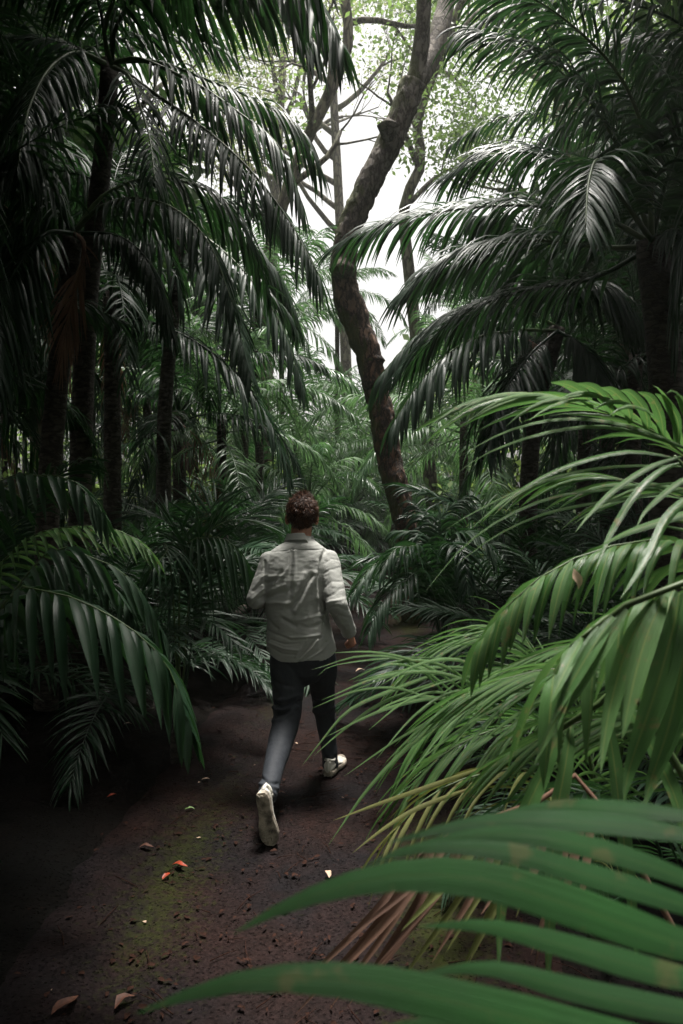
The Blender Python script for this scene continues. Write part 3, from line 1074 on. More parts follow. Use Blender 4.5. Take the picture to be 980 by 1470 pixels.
ORD = ('first second third fourth fifth sixth seventh eighth ninth tenth eleventh twelfth thirteenth fourteenth fifteenth sixteenth seventeenth eighteenth nineteenth twentieth '
       'twenty-first twenty-second twenty-third twenty-fourth twenty-fifth twenty-sixth').split()


def scatter(count, xr, yr, hr, label, group, kind, nf, sc_, seed0, r=0.075, dead=0, mind=1.1, order=None):
    got = tries = 0
    made = []
    while got < count and tries < 6000:
        tries += 1
        x, y = rn.uniform(*xr), rn.uniform(*yr)
        h = rn.uniform(*hr)
        if abs(x - path_x(y)) < path_w(y) + (0.9 if h > 0.5 else 0.55):
            continue
        if any((x - a) ** 2 + (y - b) ** 2 < mind ** 2 for a, b in placed):
            continue
        ext = 1.9 * sc_ * (1 if h > 0.5 else 0.6)
        if h > 0.5 and any(in_gap(Vector((x + dx, y, h + dz))) for dx in (-ext, -ext * .5, 0, ext * .5, ext) for dz in (-0.2, 1.0)):
            continue
        if h > 0.5 and any(in_gap(Vector((x + dx, y, h + 1.7))) for dx in (-0.7, 0.7)):
            continue
        bpy_last[0] = palm(x, y, h, label, group, kind, nf, sc_ * rn.uniform(0.85, 1.15), seed0 + got, r=r * rn.uniform(0.7, 1.2), dead=dead if rn.random() < 0.4 else 0,
             lean=(rn.gauss(0, 0.15), rn.gauss(0, 0.15)))
        made.append((abs(x / y) if order == 'out' else y if order == 'deep' else x / y, bpy_last[0]))
        placed.append((x, y))
        got += 1
    if order:
        for k, (q, o) in enumerate(sorted(made, key=lambda t: t[0])):
            o['label'] = ORD[k] + ' ' + label


scatter(26, (-12, -1.2), (9.5, 22), (2.5, 6.5), 'slender dark palm outwards from the path in the thicket on its left side', 'palms in the thicket left of the path', 'adult', 12, 1.0, 200, dead=1, order='out')
scatter(26, (1.6, 13), (9.5, 22), (2.5, 6.5), 'slender dark palm outwards from the path in the thicket on its right side', 'palms in the thicket right of the path', 'adult', 12, 1.0, 300, dead=1, order='out')
scatter(16, (-4, 6), (16, 30), (1.2, 3.4), 'from the left of the pale lit palms beyond the end of the path', 'palms closing the far end of the path', 'far', 13, 0.95, 400, mind=1.3, order='across')
scatter(50, (-26, 26), (22, 42), (3, 9), 'distant palm in the depth of the forest', 'distant palms', 'tall', 10, 1.15, 500, mind=1.6)
scatter(16, (-7, -1.3), (5.5, 16), (0.12, 0.35), 'low young palm deeper along the left side of the path', 'young palms left of the path', 'low', 11, 1.0, 600, mind=0.9, order='deep')
scatter(20, (0.9, 7), (6.3, 16), (0.12, 0.35), 'low young palm deeper along the right side of the path', 'young palms right of the path', 'low', 11, 1.0, 700, mind=0.9, order='deep')
scatter(14, (-2.5, 2.4), (14.5, 21), (0.2, 0.4), 'from the left of the bushy young palms where the path disappears', 'young palms at the path bend', 'low', 13, 1.25, 800, mind=0.8, order='across')

for i, (px, py, Y, kd, sc_, lab) in enumerate((
        (318, 610, 9.5, 'far', 0.75, 'lit palm leaning over the path edge above and left of the man'), (445, 712, 12, 'far', 0.75, 'low crowned lit palm just beyond the head of the man'),
        (515, 672, 17.5, 'far', 0.9, 'bright palm in the centre under the bend of the leaning trunk'), (372, 425, 13, 'far', 0.7, 'yellow green lit palm at the left rim of the sky opening'),
        (565, 630, 15, 'far', 0.9, 'lit palm just behind the leaning trunk'), (425, 640, 16, 'far', 0.85, 'bright palm low in the centre left of the leaning trunk'),
        (484, 425, 20, 'far', 0.75, 'slim trunked pale palm standing in the bright gap left of the leaning trunk'), (405, 455, 18, 'far', 0.9, 'hazy lit palm low in the bright gap'),
        (460, 600, 22, 'far', 1.0, 'pale palm crown at the foot of the bright gap'), (350, 520, 12, 'far', 1.0, 'dark palm behind the slim path palm on the left'), (665, 610, 11, 'far', 0.85, 'palm right of the lower leaning trunk'))):
    x_ = (px - 490) / F * Y
    palm(x_, Y, CAM_H - (py - 690) / F * Y, lab, None, kd, 14, sc_, 60 + i, r=0.07)
    placed.append((x_, Y))

# palms added round and behind the viewpoint to keep light off the near ground
for i, (x, y, h, s) in enumerate(((-2.6, 2.2, 4.6, 1.1), (-3.4, 0.3, 4.2, 1.2), (-2.2, -1.6, 4.4, 1.2), (2.4, -0.6, 5.0, 1.1), (0.6, -3.2, 4.8, 1.2), (3.6, 1.3, 4.4, 1.1),
                                  (-4.6, 3.2, 4.4, 1.2), (-0.9, -4.4, 4.6, 1.2), (-4.4, -2.4, 4.6, 1.2), (-1.9, -0.2, 3.6, 1.0), (2.6, -3.4, 4.4, 1.2), (-5.4, 6.0, 4.6, 1.2), (-4.3, 8.4, 5.6, 1.2),
                                  (5.2, 4.2, 5.0, 1.2), (5.0, 8.0, 5.6, 1.2), (-6.2, 1.0, 4.5, 1.2), (5.6, -1.0, 4.8, 1.2))):
    palm(x, y, h, 'palm added round the viewpoint to block light', 'palms added around the viewpoint for shade', 'adult', 15, s, 900 + i,
         keep=lambda p, a: not in_gap(p + Vector((math.cos(a) * 2, math.sin(a) * 2, 0.2)), 30))

ADDED_CANOPY = ((-4.2, 5.2, 8.5, 3.2, 'tall tree added to shade the palms left of the man'), (-3.8, 0.6, 7.5, 3.4, 'tall tree added to shade the left side of the path'),
          (-6.5, 10.5, 10, 4.0, 'tall tree added to close the light over the deep left thicket'), (-1.6, -3.6, 7.5, 3.6, 'tall tree added for shade behind the viewpoint left of the path'),
          (3.2, -3.8, 8, 3.6, 'tall tree added for shade behind the viewpoint right of the path'), (5.6, 1.4, 8, 3.4, 'tall tree added to shade the palms beyond the right frame edge'),
          (4.2, 5.6, 8.5, 3.4, 'tall tree added to shade the black fronds of the upper right'), (8.2, 11.5, 11, 4.2, 'tall tree added to close the light over the deep right thicket'),
          (-8.5, 3.5, 8.5, 3.8, 'tall tree added far out on the left for shade'), (-6.2, -3.2, 8, 3.8, 'tall tree added for shade behind and left of the viewpoint'), (9.5, 4.5, 9, 4, 'tall tree added far out on the right for shade'),
          (0.5, -7.5, 8, 4, 'tall tree added for shade well behind the viewpoint'), (-11, 9, 10, 4, 'tall tree added for shade far left beyond the thicket'), (-11, 17, 13, 4.5, 'tall tree added for shade deep in the left forest'),
          (12, 18, 13, 4.5, 'tall tree added for shade deep in the right forest'), (-0.9, -1.2, 6.6, 2.2, 'small tree added to shade the viewpoint'), (-2.4, 3.4, 7.2, 2.2, 'small tree added to shade the lower left fronds'), (-1.6, 1.9, 5.2, 1.9, 'small low tree added to shade the left side of the near path'),
          (-5.2, 13.5, 6.5, 3.0, 'dark low crowned tree filling the depth behind the left trunks'), (-4.0, 17.5, 7.5, 3.0, 'dark tree behind the slim path palm on the left'),
          (5.0, 13.5, 7, 3.0, 'dark low crowned tree filling the depth behind the right trunks'), (3.6, 18, 6.5, 2.6, 'dark tree beyond the silvery drooping palm on the right'))
# broadleaf crowns added to block skylight, opening cut to let light onto the path
def added_canopy_tree(x, y, h, rad, label, seed, n=150):
    rn = random.Random(seed)
    root = empty('added_canopy_tree', (x, y, 0))
    tag(root, label, 'tree')
    m = MB()
    c = smooth_curve([Vector((0, 0, 0)), Vector((rn.gauss(0, .3), rn.gauss(0, .3), h * .4)), Vector((rn.gauss(0, .5), rn.gauss(0, .5), h))], 24)
    tube(m, c, [0.24 - 0.13 * i / 23 for i in range(24)], 14, jit=0.12, jfreq=3)
    m.build('trunk', M['bark_far'], root)
    pts = []
    while len(pts) < n:
        v = Vector((rn.uniform(-1, 1), rn.uniform(-1, 1), rn.uniform(-1, 1)))
        if v.length > 1 or v.length < 0.25: continue
        p = Vector((v.x * rad, v.y * rad, h + v.z * rad * 0.42))
        w_ = p + Vector((x, y, 0))
        if in_gap(w_, 40): continue
        if (-0.35 if w_.y < 8 else -3.4) < w_.x < (1.8 if w_.y < 8 else 4.2) and (1.3 if w_.x > 0.45 else 3.2) < w_.y < 26: continue  # crown cleared so sun reaches the man and the right fronds
        pts.append(p)
    m = MB()
    for p in pts[:26]:
        k = rn.randint(10, 21)
        mid = c[k].lerp(p, 0.5) + Vector((0, 0, 0.4))
        tube(m, smooth_curve([c[k], mid, p], 8), [0.06 - 0.006 * i for i in range(8)], 6, jit=0.1)
    m.build('branches', M['bark_far'], root)
    m = MB()
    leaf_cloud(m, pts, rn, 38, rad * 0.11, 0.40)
    tag(m.build('crown', M['broad_dark'], root), kind='stuff')


for i, (x, y, h, rad, lab) in enumerate(ADDED_CANOPY):
    added_canopy_tree(x, y, h, rad, lab, 1000 + i)

# far wood, one mass
rnd = random.Random(77)
mb = MB()
pts = []
for k in range(2600):
    a = rnd.uniform(0, 2 * PI)
    rr = rnd.uniform(44, 60)
    x, y = rr * math.sin(a), rr * math.cos(a)
    hmax = 11 + 3 * noise.noise(Vector((x * 0.1, y * 0.1, 0)))
    if y > 0 and abs(x / y + 0.01) < 0.12:
        hmax = 4.0
    pts.append(Vector((x, y, hmax * rnd.random() ** 0.8)))
leaf_cloud(mb, pts, rnd, 26, 1.2, 0.75, 0.9)
tag(mb.build('far_forest', M['broad']), 'far off wall of foliage closing the view between the trunks', kind='stuff')

# shrubs of small leaves between the trunks
for side, nm in ((-1, 'left'), (1, 'right')):
    mb = MB()
    for k in range(260):
        y = rnd.uniform(10, 30)
        x = path_x(y) + side * (path_w(y) + 1.0 + rnd.random() * (3 + 0.55 * y))
        pts = [Vector((x + rnd.gauss(0, 0.35), y + rnd.gauss(0, 0.35), 0.2 + rnd.random() ** 1.3 * (1.6 + 0.03 * y))) for _ in range(4)]
        leaf_cloud(mb, pts, rnd, 12, 0.25, 0.16)
    tag(mb.build('undergrowth', M['broad']), 'mass of small leaved undergrowth on the %s of the path' % nm, kind='stuff')

# ------------------------------------------------------------------ near palms, left
def young(name_loc, label):
    r = empty('young_palm', name_loc)
    return tag(r, label, 'palm')


def stub(root, h=0.25, r=0.06):
    m = MB()
    tube(m, [Vector((0, 0, -0.05)), Vector((0, 0, h * 0.5)), Vector((0.01, 0, h))], [r * 1.3, r, r * 0.6], 10, jit=0.2, jfreq=8)
    m.build('trunk', M['palm_bark'], root)


nl = dict(n=26, ll=0.44, lw=0.040, t0=0.2, droop=1.5, vee=4, r0=0.012, seg=6, curl=0.8)
la = young((-1.55, 2.7, 0.05), 'young palm at lower left with a glossy frond hanging over the path edge')
stub(la)
hero_frond(la, [(-1.55, 2.7, 0.2), (-1.5, 2.72, 0.9)] + F3([(10, 860), (70, 850), (135, 872), (200, 912), (245, 965), (268, 1035)], 2.75, 2.6), M['palm_low'], 101, **dict(nl, t0=0.42, n=24))
hero_frond(la, [(-1.55, 2.7, 0.2), (-1.5, 2.9, 1.0)] + F3([(60, 800), (130, 800), (190, 835), (232, 905)], 3.0, 3.1), M['palm_low'], 102, **dict(nl, t0=0.45, ll=0.36, lw=0.028))
hero_frond(la, [(-1.55, 2.7, 0.2), (-1.6, 2.6, 1.0), (-1.7, 2.4, 1.3), (-1.8, 2.2, 1.2)], M['palm_low'], 103, split=False, **nl)
hero_frond(la, [(-1.55, 2.7, 0.2), (-1.45, 2.5, 0.7), (-1.3, 2.2, 0.75), (-1.1, 1.9, 0.45)], M['palm_low'], 104, split=False, **dict(nl, ll=0.36))

lb = young((-2.1, 3.6, 0.08), 'young palm on the left with one yellow green lit frond above dark ones')
stub(lb)
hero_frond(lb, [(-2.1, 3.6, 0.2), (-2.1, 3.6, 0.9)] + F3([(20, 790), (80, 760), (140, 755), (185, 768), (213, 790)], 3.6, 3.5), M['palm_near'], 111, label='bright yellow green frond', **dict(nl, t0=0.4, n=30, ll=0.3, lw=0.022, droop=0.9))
hero_frond(lb, [(-2.1, 3.6, 0.2), (-2.15, 3.6, 1.2)] + F3([(-10, 700), (50, 683), (105, 690), (150, 740)], 3.5, 3.3), M['palm_low'], 112, **dict(nl, t0=0.4, ll=0.36, lw=0.034, n=26))
hero_frond(lb, [(-2.1, 3.6, 0.2), (-2.0, 3.4, 0.8)] + F3([(40, 830), (110, 815), (160, 840), (200, 900)], 3.4, 3.1), M['palm_low'], 113, split=False, **dict(nl, t0=0.3, ll=0.34, lw=0.026, n=30))
hero_frond(lb, [(-2.1, 3.6, 0.2), (-2.2, 3.4, 1.0), (-2.2, 3.0, 1.2), (-2.1, 2.5, 1.0)], M['palm_low'], 114, split=False, **nl)
hero_frond(lb, [(-2.1, 3.6, 0.2), (-2.0, 3.9, 1.1), (-1.7, 4.1, 1.35), (-1.3, 4.2, 1.25)], M['palm_low'], 115, split=False, **dict(nl, droop=0.6, lw=0.026))

lc = young((-1.05, 4.75, 0.05), 'young palm beside the man with long narrow leaflets hanging like a fringe')
stub(lc)
c0 = P(268, 782, 4.7)
hero_frond(lc, [(-1.05, 4.75, 0.2), c0 + Vector((-0.05, 0, -0.3)), c0] + F3([(295, 772), (325, 775), (350, 800)], 4.65, 4.6), M['palm_low'], 121, **dict(nl, t0=0.55, n=20, ll=0.66, lw=0.022, droop=2.2, curl=0.7, a0=75, a1=30))
hero_frond(lc, [(-1.05, 4.75, 0.2), c0 + Vector((0, 0.1, -0.3)), c0 + Vector((0.1, .1, 0))] + F3([(305, 758), (340, 745), (372, 752)], 4.8, 4.9), M['palm_low'], 122, **dict(nl, t0=0.5, n=24, ll=0.5, lw=0.018, droop=0.35, vee=25, a0=50, a1=12))
hero_frond(lc, [(-1.05, 4.75, 0.2), c0 + Vector((-0.1, 0.0, -0.2)), c0 + Vector((-0.15, 0, 0))] + F3([(240, 790), (220, 815)], 4.4, 4.2), M['palm_low'], 123, **dict(nl, t0=0.55, n=16, ll=0.42, lw=0.022, droop=1.4))
hero_frond(lc, [(-1.05, 4.75, 0.2), c0 + Vector((0, 0.1, -0.2))] + F3([(250, 760), (215, 740), (190, 745)], 4.7, 4.9), M['palm_low'], 124, split=False, **dict(nl, n=26, t0=0.4, ll=0.42, lw=0.02, droop=0.3, vee=30))
hero_frond(lc, [(-1.05, 4.75, 0.2), c0 + Vector((0.05, 0.2, -0.2))] + F3([(300, 735), (320, 715), (345, 722)], 5.0, 5.3), M['palm_low'], 125, split=False, **dict(nl, n=26, t0=0.4, ll=0.42, lw=0.02, droop=0.3, vee=30))

# ------------------------------------------------------------------ near palms, right
ra = young((1.45, 1.95, 0.03), 'large young palm at right with bright arching fronds of long pale green leaflets')
stub(ra, 0.3, 0.07)
b0 = [(1.45, 1.95, 0.25), (1.42, 1.9, 0.9)]
nr = dict(n=26, ll=0.5, lw=0.027, t0=0.4, droop=0.7, vee=12, r0=0.010, seg=8, curl=1.0, missing=0.0)
# the topmost frond, with curled back leaflets near its foot and long terminal ones
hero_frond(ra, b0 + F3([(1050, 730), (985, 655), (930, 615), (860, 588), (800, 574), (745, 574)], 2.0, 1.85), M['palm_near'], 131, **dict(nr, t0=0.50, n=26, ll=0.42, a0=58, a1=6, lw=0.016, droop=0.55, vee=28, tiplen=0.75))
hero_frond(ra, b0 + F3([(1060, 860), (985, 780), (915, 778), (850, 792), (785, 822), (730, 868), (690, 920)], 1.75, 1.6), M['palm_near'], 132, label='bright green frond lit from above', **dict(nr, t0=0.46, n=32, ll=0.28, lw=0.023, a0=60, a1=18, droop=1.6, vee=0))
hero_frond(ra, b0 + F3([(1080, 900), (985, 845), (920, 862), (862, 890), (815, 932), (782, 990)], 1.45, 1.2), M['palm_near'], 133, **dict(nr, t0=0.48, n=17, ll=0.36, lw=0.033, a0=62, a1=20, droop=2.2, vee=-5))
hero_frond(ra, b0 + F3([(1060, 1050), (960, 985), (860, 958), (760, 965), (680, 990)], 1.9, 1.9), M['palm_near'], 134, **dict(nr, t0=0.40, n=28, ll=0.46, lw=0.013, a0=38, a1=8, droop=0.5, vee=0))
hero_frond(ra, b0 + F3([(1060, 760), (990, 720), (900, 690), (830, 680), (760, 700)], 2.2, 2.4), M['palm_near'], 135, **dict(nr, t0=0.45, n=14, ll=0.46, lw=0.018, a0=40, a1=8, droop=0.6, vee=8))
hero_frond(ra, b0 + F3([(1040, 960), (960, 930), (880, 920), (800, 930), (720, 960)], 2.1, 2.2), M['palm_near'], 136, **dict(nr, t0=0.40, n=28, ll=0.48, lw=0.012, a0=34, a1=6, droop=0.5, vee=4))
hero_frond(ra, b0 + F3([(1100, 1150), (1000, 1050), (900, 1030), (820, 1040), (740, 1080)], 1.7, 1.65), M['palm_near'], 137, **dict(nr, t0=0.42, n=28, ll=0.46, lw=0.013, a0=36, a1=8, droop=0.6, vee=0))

# single long leaflets sweeping across from the top frond
def px_blade(root_frond, lst, Y0, Y1, width, mat, wd=Vector((0, 0.5, 1)), nm='leaflet', twist=0.0, fold=0.2):
    inv = -Vector(root_frond.parent.location)
    pts = smooth_curve([p + inv for p in F3(lst, Y0, Y1)], 14)
    m = MB()
    blade(m, pts, wd, width, fold, twist)
    return m.build(nm, mat, root_frond)


f1 = MB()
off = -Vector(ra.location)
tube(f1, smooth_curve([Vector(p) + off for p in b0] + [p + off for p in F3([(1080, 820), (1010, 700), (968, 655)], 1.8, 1.7)], 16), [0.010 - 0.006 * i / 15 for i in range(16)], 6)
fr = f1.build('frond', M['rachis'], ra)
fr['label'] = 'frond of few long leaflets sweeping left across the gap'
for lst, y0, y1, wd_ in (([(975, 660), (930, 650), (880, 651), (800, 675), (730, 715), (668, 765)], 1.7, 1.65, 0.013),
                         ([(978, 655), (930, 672), (880, 705), (845, 740), (825, 765)], 1.7, 1.5, 0.014),
                         ([(975, 665), (950, 675), (915, 705), (880, 760), (862, 800), (850, 830)], 1.65, 1.4, 0.016),
                         ([(1010, 690), (980, 690), (930, 730), (912, 760)], 1.65, 1.5, 0.014),
                         ([(1010, 700), (960, 740), (930, 800), (890, 860)], 1.5, 1.25, 0.020),
                         ([(1010, 730), (960, 745), (900, 765), (860, 785)], 1.5, 1.45, 0.018),
                         ([(1000, 650), (930, 625), (860, 612), (780, 622), (700, 650), (655, 680)], 1.8, 1.75, 0.012),
                         ([(1000, 650), (930, 620), (860, 603), (790, 603), (720, 622), (660, 655)], 1.8, 1.75, 0.012),
                         ([(1000, 690), (900, 700), (800, 712), (720, 745), (660, 790), (610, 850)], 1.9, 1.8, 0.010),
                         ([(1000, 700), (900, 715), (790, 735), (710, 770), (650, 815)], 1.9, 1.8, 0.010),
                         ([(1000, 670), (880, 670), (780, 690), (690, 730), (640, 760)], 1.95, 1.85, 0.010)):
    px_blade(fr, lst, y0, y1, wd_, M['palm_near'], twist=0.3)

# upward curled leaflets at the foot of the top frond
for lst in ([(952, 632), (948, 600), (935, 572), (915, 562)], [(972, 642), (972, 605), (955, 575), (940, 565)], [(930, 622), (925, 590), (905, 565), (890, 560)],
            [(905, 608), (900, 585), (880, 562), (862, 556)], [(985, 650), (990, 610), (978, 575), (968, 568)], [(880, 598), (870, 575), (850, 556), (825, 550)],
            [(850, 588), (838, 567), (815, 552), (790, 549)], [(1000, 660), (1010, 620), (1000, 580), (985, 575)]):
    px_blade(fr, lst, 1.9, 1.75, 0.028, M['palm_near'], wd=Vector((1, 0, 0.2)), twist=0.6)

rb_ = young((1.0, 2.75, 0.03), 'young palm in the right foreground whose low yellowing leaflets hang over the path')
stub(rb_, 0.2, 0.06)
hero_frond(rb_, [(1.0, 2.75, 0.2), (0.95, 2.7, 0.6)] + F3([(820, 985), (740, 985), (660, 1010), (600, 1060)], 2.6, 2.4), M['palm_near'], 141, **dict(nr, t0=0.3, n=30, ll=0.50, lw=0.013, a0=40, a1=10, droop=0.6, vee=0))
hero_frond(rb_, [(1.0, 2.75, 0.2), (0.9, 2.6, 0.5)] + F3([(800, 1050), (720, 1045), (640, 1080), (590, 1130)], 2.4, 2.2), M['palm_near'], 142, **dict(nr, t0=0.3, n=28, ll=0.46, lw=0.013, a0=40, a1=10, droop=0.6, vee=0))
hero_frond(rb_, [(1.0, 2.75, 0.2), (0.9, 2.5, 0.45)] + F3([(780, 1120), (700, 1110), (620, 1140), (560, 1200)], 2.2, 2.0), M['palm_yellow'], 143, label='yellowing spotted frond', **dict(nr, t0=0.3, n=14, ll=0.40, lw=0.012, a0=40, a1=14, droop=0.8, vee=0))
hero_frond(rb_, [(1.0, 2.75, 0.2), (1.0, 2.9, 0.7)] + F3([(760, 930), (700, 915), (640, 925), (590, 960)], 3.0, 3.0), M['palm_near'], 144, **dict(nr, t0=0.3, n=30, ll=0.48, lw=0.012, a0=40, a1=10, droop=0.6, vee=10))
f1 = MB()
off = -Vector(rb_.location)
tube(f1, smooth_curve([Vector((0, 0, 0.15)), Vector((-0.03, -0.1, 0.5))] + [p + off for p in F3([(900, 975), (800, 972), (700, 1000), (640, 1030)], 2.4, 2.2)], 18), [0.009 - 0.006 * i / 17 for i in range(18)], 6)
fr = f1.build('frond', M['rachis'], rb_)
rr_ = random.Random(15)
for k in range(30):
    u = k / 29
    bx, by = 880 - 230 * u, 978 + 45 * u ** 2
    a = R(168 + 62 * (1 - u) * 0.9 + rr_.gauss(0, 7) + (22 if k % 2 else -8))
    ln = rr_.uniform(190, 330) * (1.15 - 0.45 * u)
    ex, ey = bx + math.cos(a) * ln, by - math.sin(a) * ln
    sag = rr_.uniform(18, 42)
    px_blade(fr, [(bx, by), (bx * .66 + ex * .34, by * .66 + ey * .34 - sag), (bx * .33 + ex * .67, by * .33 + ey * .67 - sag * 0.9), (ex, ey)], 2.35, rr_.uniform(1.95, 2.3),
             rr_.uniform(0.009, 0.014), M['palm_near'], twist=rr_.uniform(0.1, 0.7))
for lst, y0, y1, wd_, mt in (([(660, 955), (560, 992), (500, 1020), (460, 1065), (433, 1100)], 2.4, 2.3, 0.014, 'palm_near'), ([(640, 975), (550, 1008), (490, 1050), (450, 1085)], 2.4, 2.3, 0.012, 'palm_near'),
                             ([(660, 945), (560, 945), (480, 955), (456, 970)], 2.5, 2.4, 0.009, 'palm_near'), ([(700, 1100), (590, 1138), (540, 1155), (478, 1178)], 2.1, 2.0, 0.014, 'palm_yellow'),
                             ([(680, 1130), (600, 1160), (550, 1190), (505, 1225)], 2.0, 1.9, 0.013, 'palm_yellow'), ([(700, 985), (600, 1060), (530, 1130), (470, 1215)], 2.2, 2.0, 0.014, 'palm_near')):
    px_blade(fr, lst, y0, y1, wd_, M[mt], twist=0.4)
hero_frond(rb_, [(1.0, 2.75, 0.2), (1.1, 2.5, 0.5)] + F3([(900, 1150), (820, 1140), (740, 1180)], 2.0, 1.7), M['palm_low'], 145, split=False, **dict(nr, t0=0.25, n=24, ll=0.4, lw=0.02, droop=1.0))

# broad hanging leaflets in front at right, and dead ones below them
rc = young((0.95, 1.05, 0.02), 'young palm at the right edge with broad dark strap leaflets hanging straight down')
stub(rc, 0.2, 0.05)
f1 = MB()
off = -Vector(rc.location)
tube(f1, smooth_curve([Vector((0, 0, 0.15)), Vector((0.05, 0, 0.8))] + [p + off for p in F3([(1060, 900), (980, 842), (900, 868), (820, 930)], 1.1, 1.2)], 18), [0.011 - 0.006 * i / 17 for i in range(18)], 6)
fr = f1.build('frond', M['rachis'], rc)
for lst, wd_ in (([(975, 850), (968, 900), (940, 1000), (905, 1100), (895, 1152)], 0.045), ([(985, 850), (985, 920), (965, 1030), (935, 1120), (925, 1160)], 0.045),
                 ([(940, 862), (905, 920), (880, 1000), (868, 1060), (862, 1110)], 0.030), ([(900, 875), (870, 920), (835, 975), (800, 1030), (765, 1100)], 0.022),
                 ([(880, 885), (850, 930), (815, 990), (790, 1040)], 0.022), ([(1000, 860), (1010, 950), (1000, 1060), (985, 1160)], 0.045),
                 ([(860, 900), (838, 940), (815, 990), (800, 1050)], 0.020), ([(835, 915), (812, 960), (790, 1010)], 0.018), ([(955, 855), (930, 910), (910, 980), (893, 1060)], 0.034)):
    px_blade(fr, lst, 1.15, 1.05, wd_, M['palm_near'], wd=Vector((1, 0.1, 0)), twist=0.15)
f2 = MB()
tube(f2, smooth_curve([Vector((0, 0, 0.15)), Vector((-0.02, 0.1, 0.6))] + [p + off for p in F3([(920, 1010), (860, 1010), (800, 1050)], 1.3, 1.35)], 18), [0.011 - 0.006 * i / 17 for i in range(18)], 6)
fr = f2.build('frond', M['rachis'], rc)
for lst, wd_, mt in (([(868, 1015), (880, 1080), (890, 1160), (905, 1280), (915, 1400)], 0.028, 'palm_near'), ([(820, 1040), (812, 1100), (798, 1180), (790, 1300), (785, 1430)], 0.032, 'palm_near'),
                     ([(805, 1045), (780, 1110), (745, 1190), (720, 1300), (715, 1400)], 0.030, 'palm_near'), ([(900, 1010), (940, 1080), (975, 1160), (990, 1260)], 0.03, 'palm_near')):
    px_blade(fr, lst, 1.35, 1.2, wd_, M[mt], wd=Vector((1, 0.1, 0)), twist=0.1)
f3 = MB()
tube(f3, smooth_curve([Vector((0, 0, 0.1)), Vector((-0.05, 0.2, 0.4))] + [p + off for p in F3([(860, 1150), (760, 1160), (660, 1190), (590, 1240)], 1.5, 1.5)], 18), [0.010 - 0.006 * i / 17 for i in range(18)], 6)
fr = f3.build('dead_frond', M['dead'], rc)
fr['label'] = 'pale brown withered frond'
rr_ = random.Random(8)
for k in range(22):
    u = k / 21
    bx = 850 - 260 * u
    by = 1150 + 80 * u ** 2
    ln = rr_.uniform(150, 260)
    dx = -30 - 150 * u + rr_.gauss(0, 18)
    px_blade(fr, [(bx, by), (bx + dx * 0.3, by + ln * 0.4), (bx + dx, by + ln)], 1.5, 1.4, rr_.uniform(0.012, 0.02), M['dead' if rr_.random() < 0.55 else 'palm_yellow'], wd=Vector((1, 0.2, 0)), twist=0.5)

# the frond right in front of the lens
rd = young((0.62, 0.42, 0.02), 'out of focus palm frond in the bottom right corner close to the viewer')
stub(rd, 0.2, 0.05)
f1 = MB()
off = -Vector(rd.location)
tube(f1, smooth_curve([Vector((0, 0, 0.15)), Vector((0.03, 0.02, 0.7))] + [p + off for p in F3([(1180, 1560), (1110, 1400), (1060, 1250), (1030, 1150)], 0.5, 0.58)], 18), [0.009 - 0.005 * i / 17 for i in range(18)], 8)
fr = f1.build('frond', M['rachis'], rd)
for lst, y0, y1, wd_ in (([(1030, 1180), (930, 1165), (800, 1158), (680, 1178)], 0.58, 0.62, 0.016),
                         ([(1040, 1210), (930, 1190), (800, 1178), (680, 1182), (555, 1210)], 0.57, 0.60, 0.020),
                         ([(1050, 1290), (940, 1245), (820, 1210), (700, 1197), (560, 1222)], 0.56, 0.58, 0.020),
                         ([(1065, 1330), (960, 1292), (840, 1255), (720, 1222), (600, 1218), (520, 1245)], 0.55, 0.56, 0.021),
                         ([(1080, 1380), (960, 1350), (820, 1300), (690, 1262), (560, 1258), (430, 1292), (335, 1340)], 0.52, 0.50, 0.033),
                         ([(1080, 1420), (960, 1400), (820, 1360), (700, 1330), (600, 1330)], 0.53, 0.54, 0.022),
                         ([(1100, 1470), (960, 1450), (820, 1420), (700, 1390), (590, 1400)], 0.52, 0.52, 0.021),
                         ([(1110, 1540), (900, 1500), (700, 1450), (520, 1410), (380, 1405), (280, 1425), (195, 1455)], 0.47, 0.46, 0.033),
                         ([(1110, 1580), (900, 1560), (760, 1500), (640, 1470), (520, 1480)], 0.48, 0.48, 0.022)):
    px_blade(fr, lst, y0, y1, wd_ * 0.85, M['palm_blur'], wd=Vector((0.25, 0.5, 1)), twist=0.1, fold=0.07)

# a dry leaf caught on the bright frond
lf = flat_leaf(0.045, 3, 0.3, 0.6).build('dry_leaf', M['pale_leaf'])
lf.location = P(826, 831, 1.55)
lf.rotation_euler = (R(70), R(75), R(10))
tag(lf, 'small pinkish dry leaf caught on the bright green frond', 'leaf')

# ------------------------------------------------------------------ low palms right of the path
re = young((0.85, 5.9, 0.05), 'low young palm right of the man spreading dark drooping fronds over the path edge')
stub(re)
top = Vector((0.85, 5.9, 0.35))
md = dict(n=30, ll=0.36, lw=0.026, t0=0.25, droop=1.2, vee=8, r0=0.010, seg=5)
for i, (c, a, b) in enumerate((([(600, 810), (570, 800), (535, 812), (508, 850)], 5.8, 5.4), ([(610, 800), (590, 785), (565, 790), (545, 825)], 5.7, 5.3), ([(620, 790), (600, 765), (570, 762)], 6, 6.2),
                               ([(640, 790), (660, 765), (690, 770), (710, 800)], 5.9, 5.6), ([(640, 800), (650, 780), (665, 800), (670, 850)], 5.7, 5.1), ([(610, 830), (580, 835), (550, 860), (528, 910)], 5.6, 5.1),
                               ([(630, 770), (640, 735), (665, 715)], 6, 6.1), ([(625, 780), (610, 740), (590, 720)], 6.1, 6.5))):
    hero_frond(re, [top] + F3(c, a, b), M['palm_low'], 150 + i, split=i < 2, **md)
palm(1.45, 4.7, 0.25, 'low dark young palm under the long thin leaflets right of the path', None, 'low', 11, 0.9, 161, r=0.06)
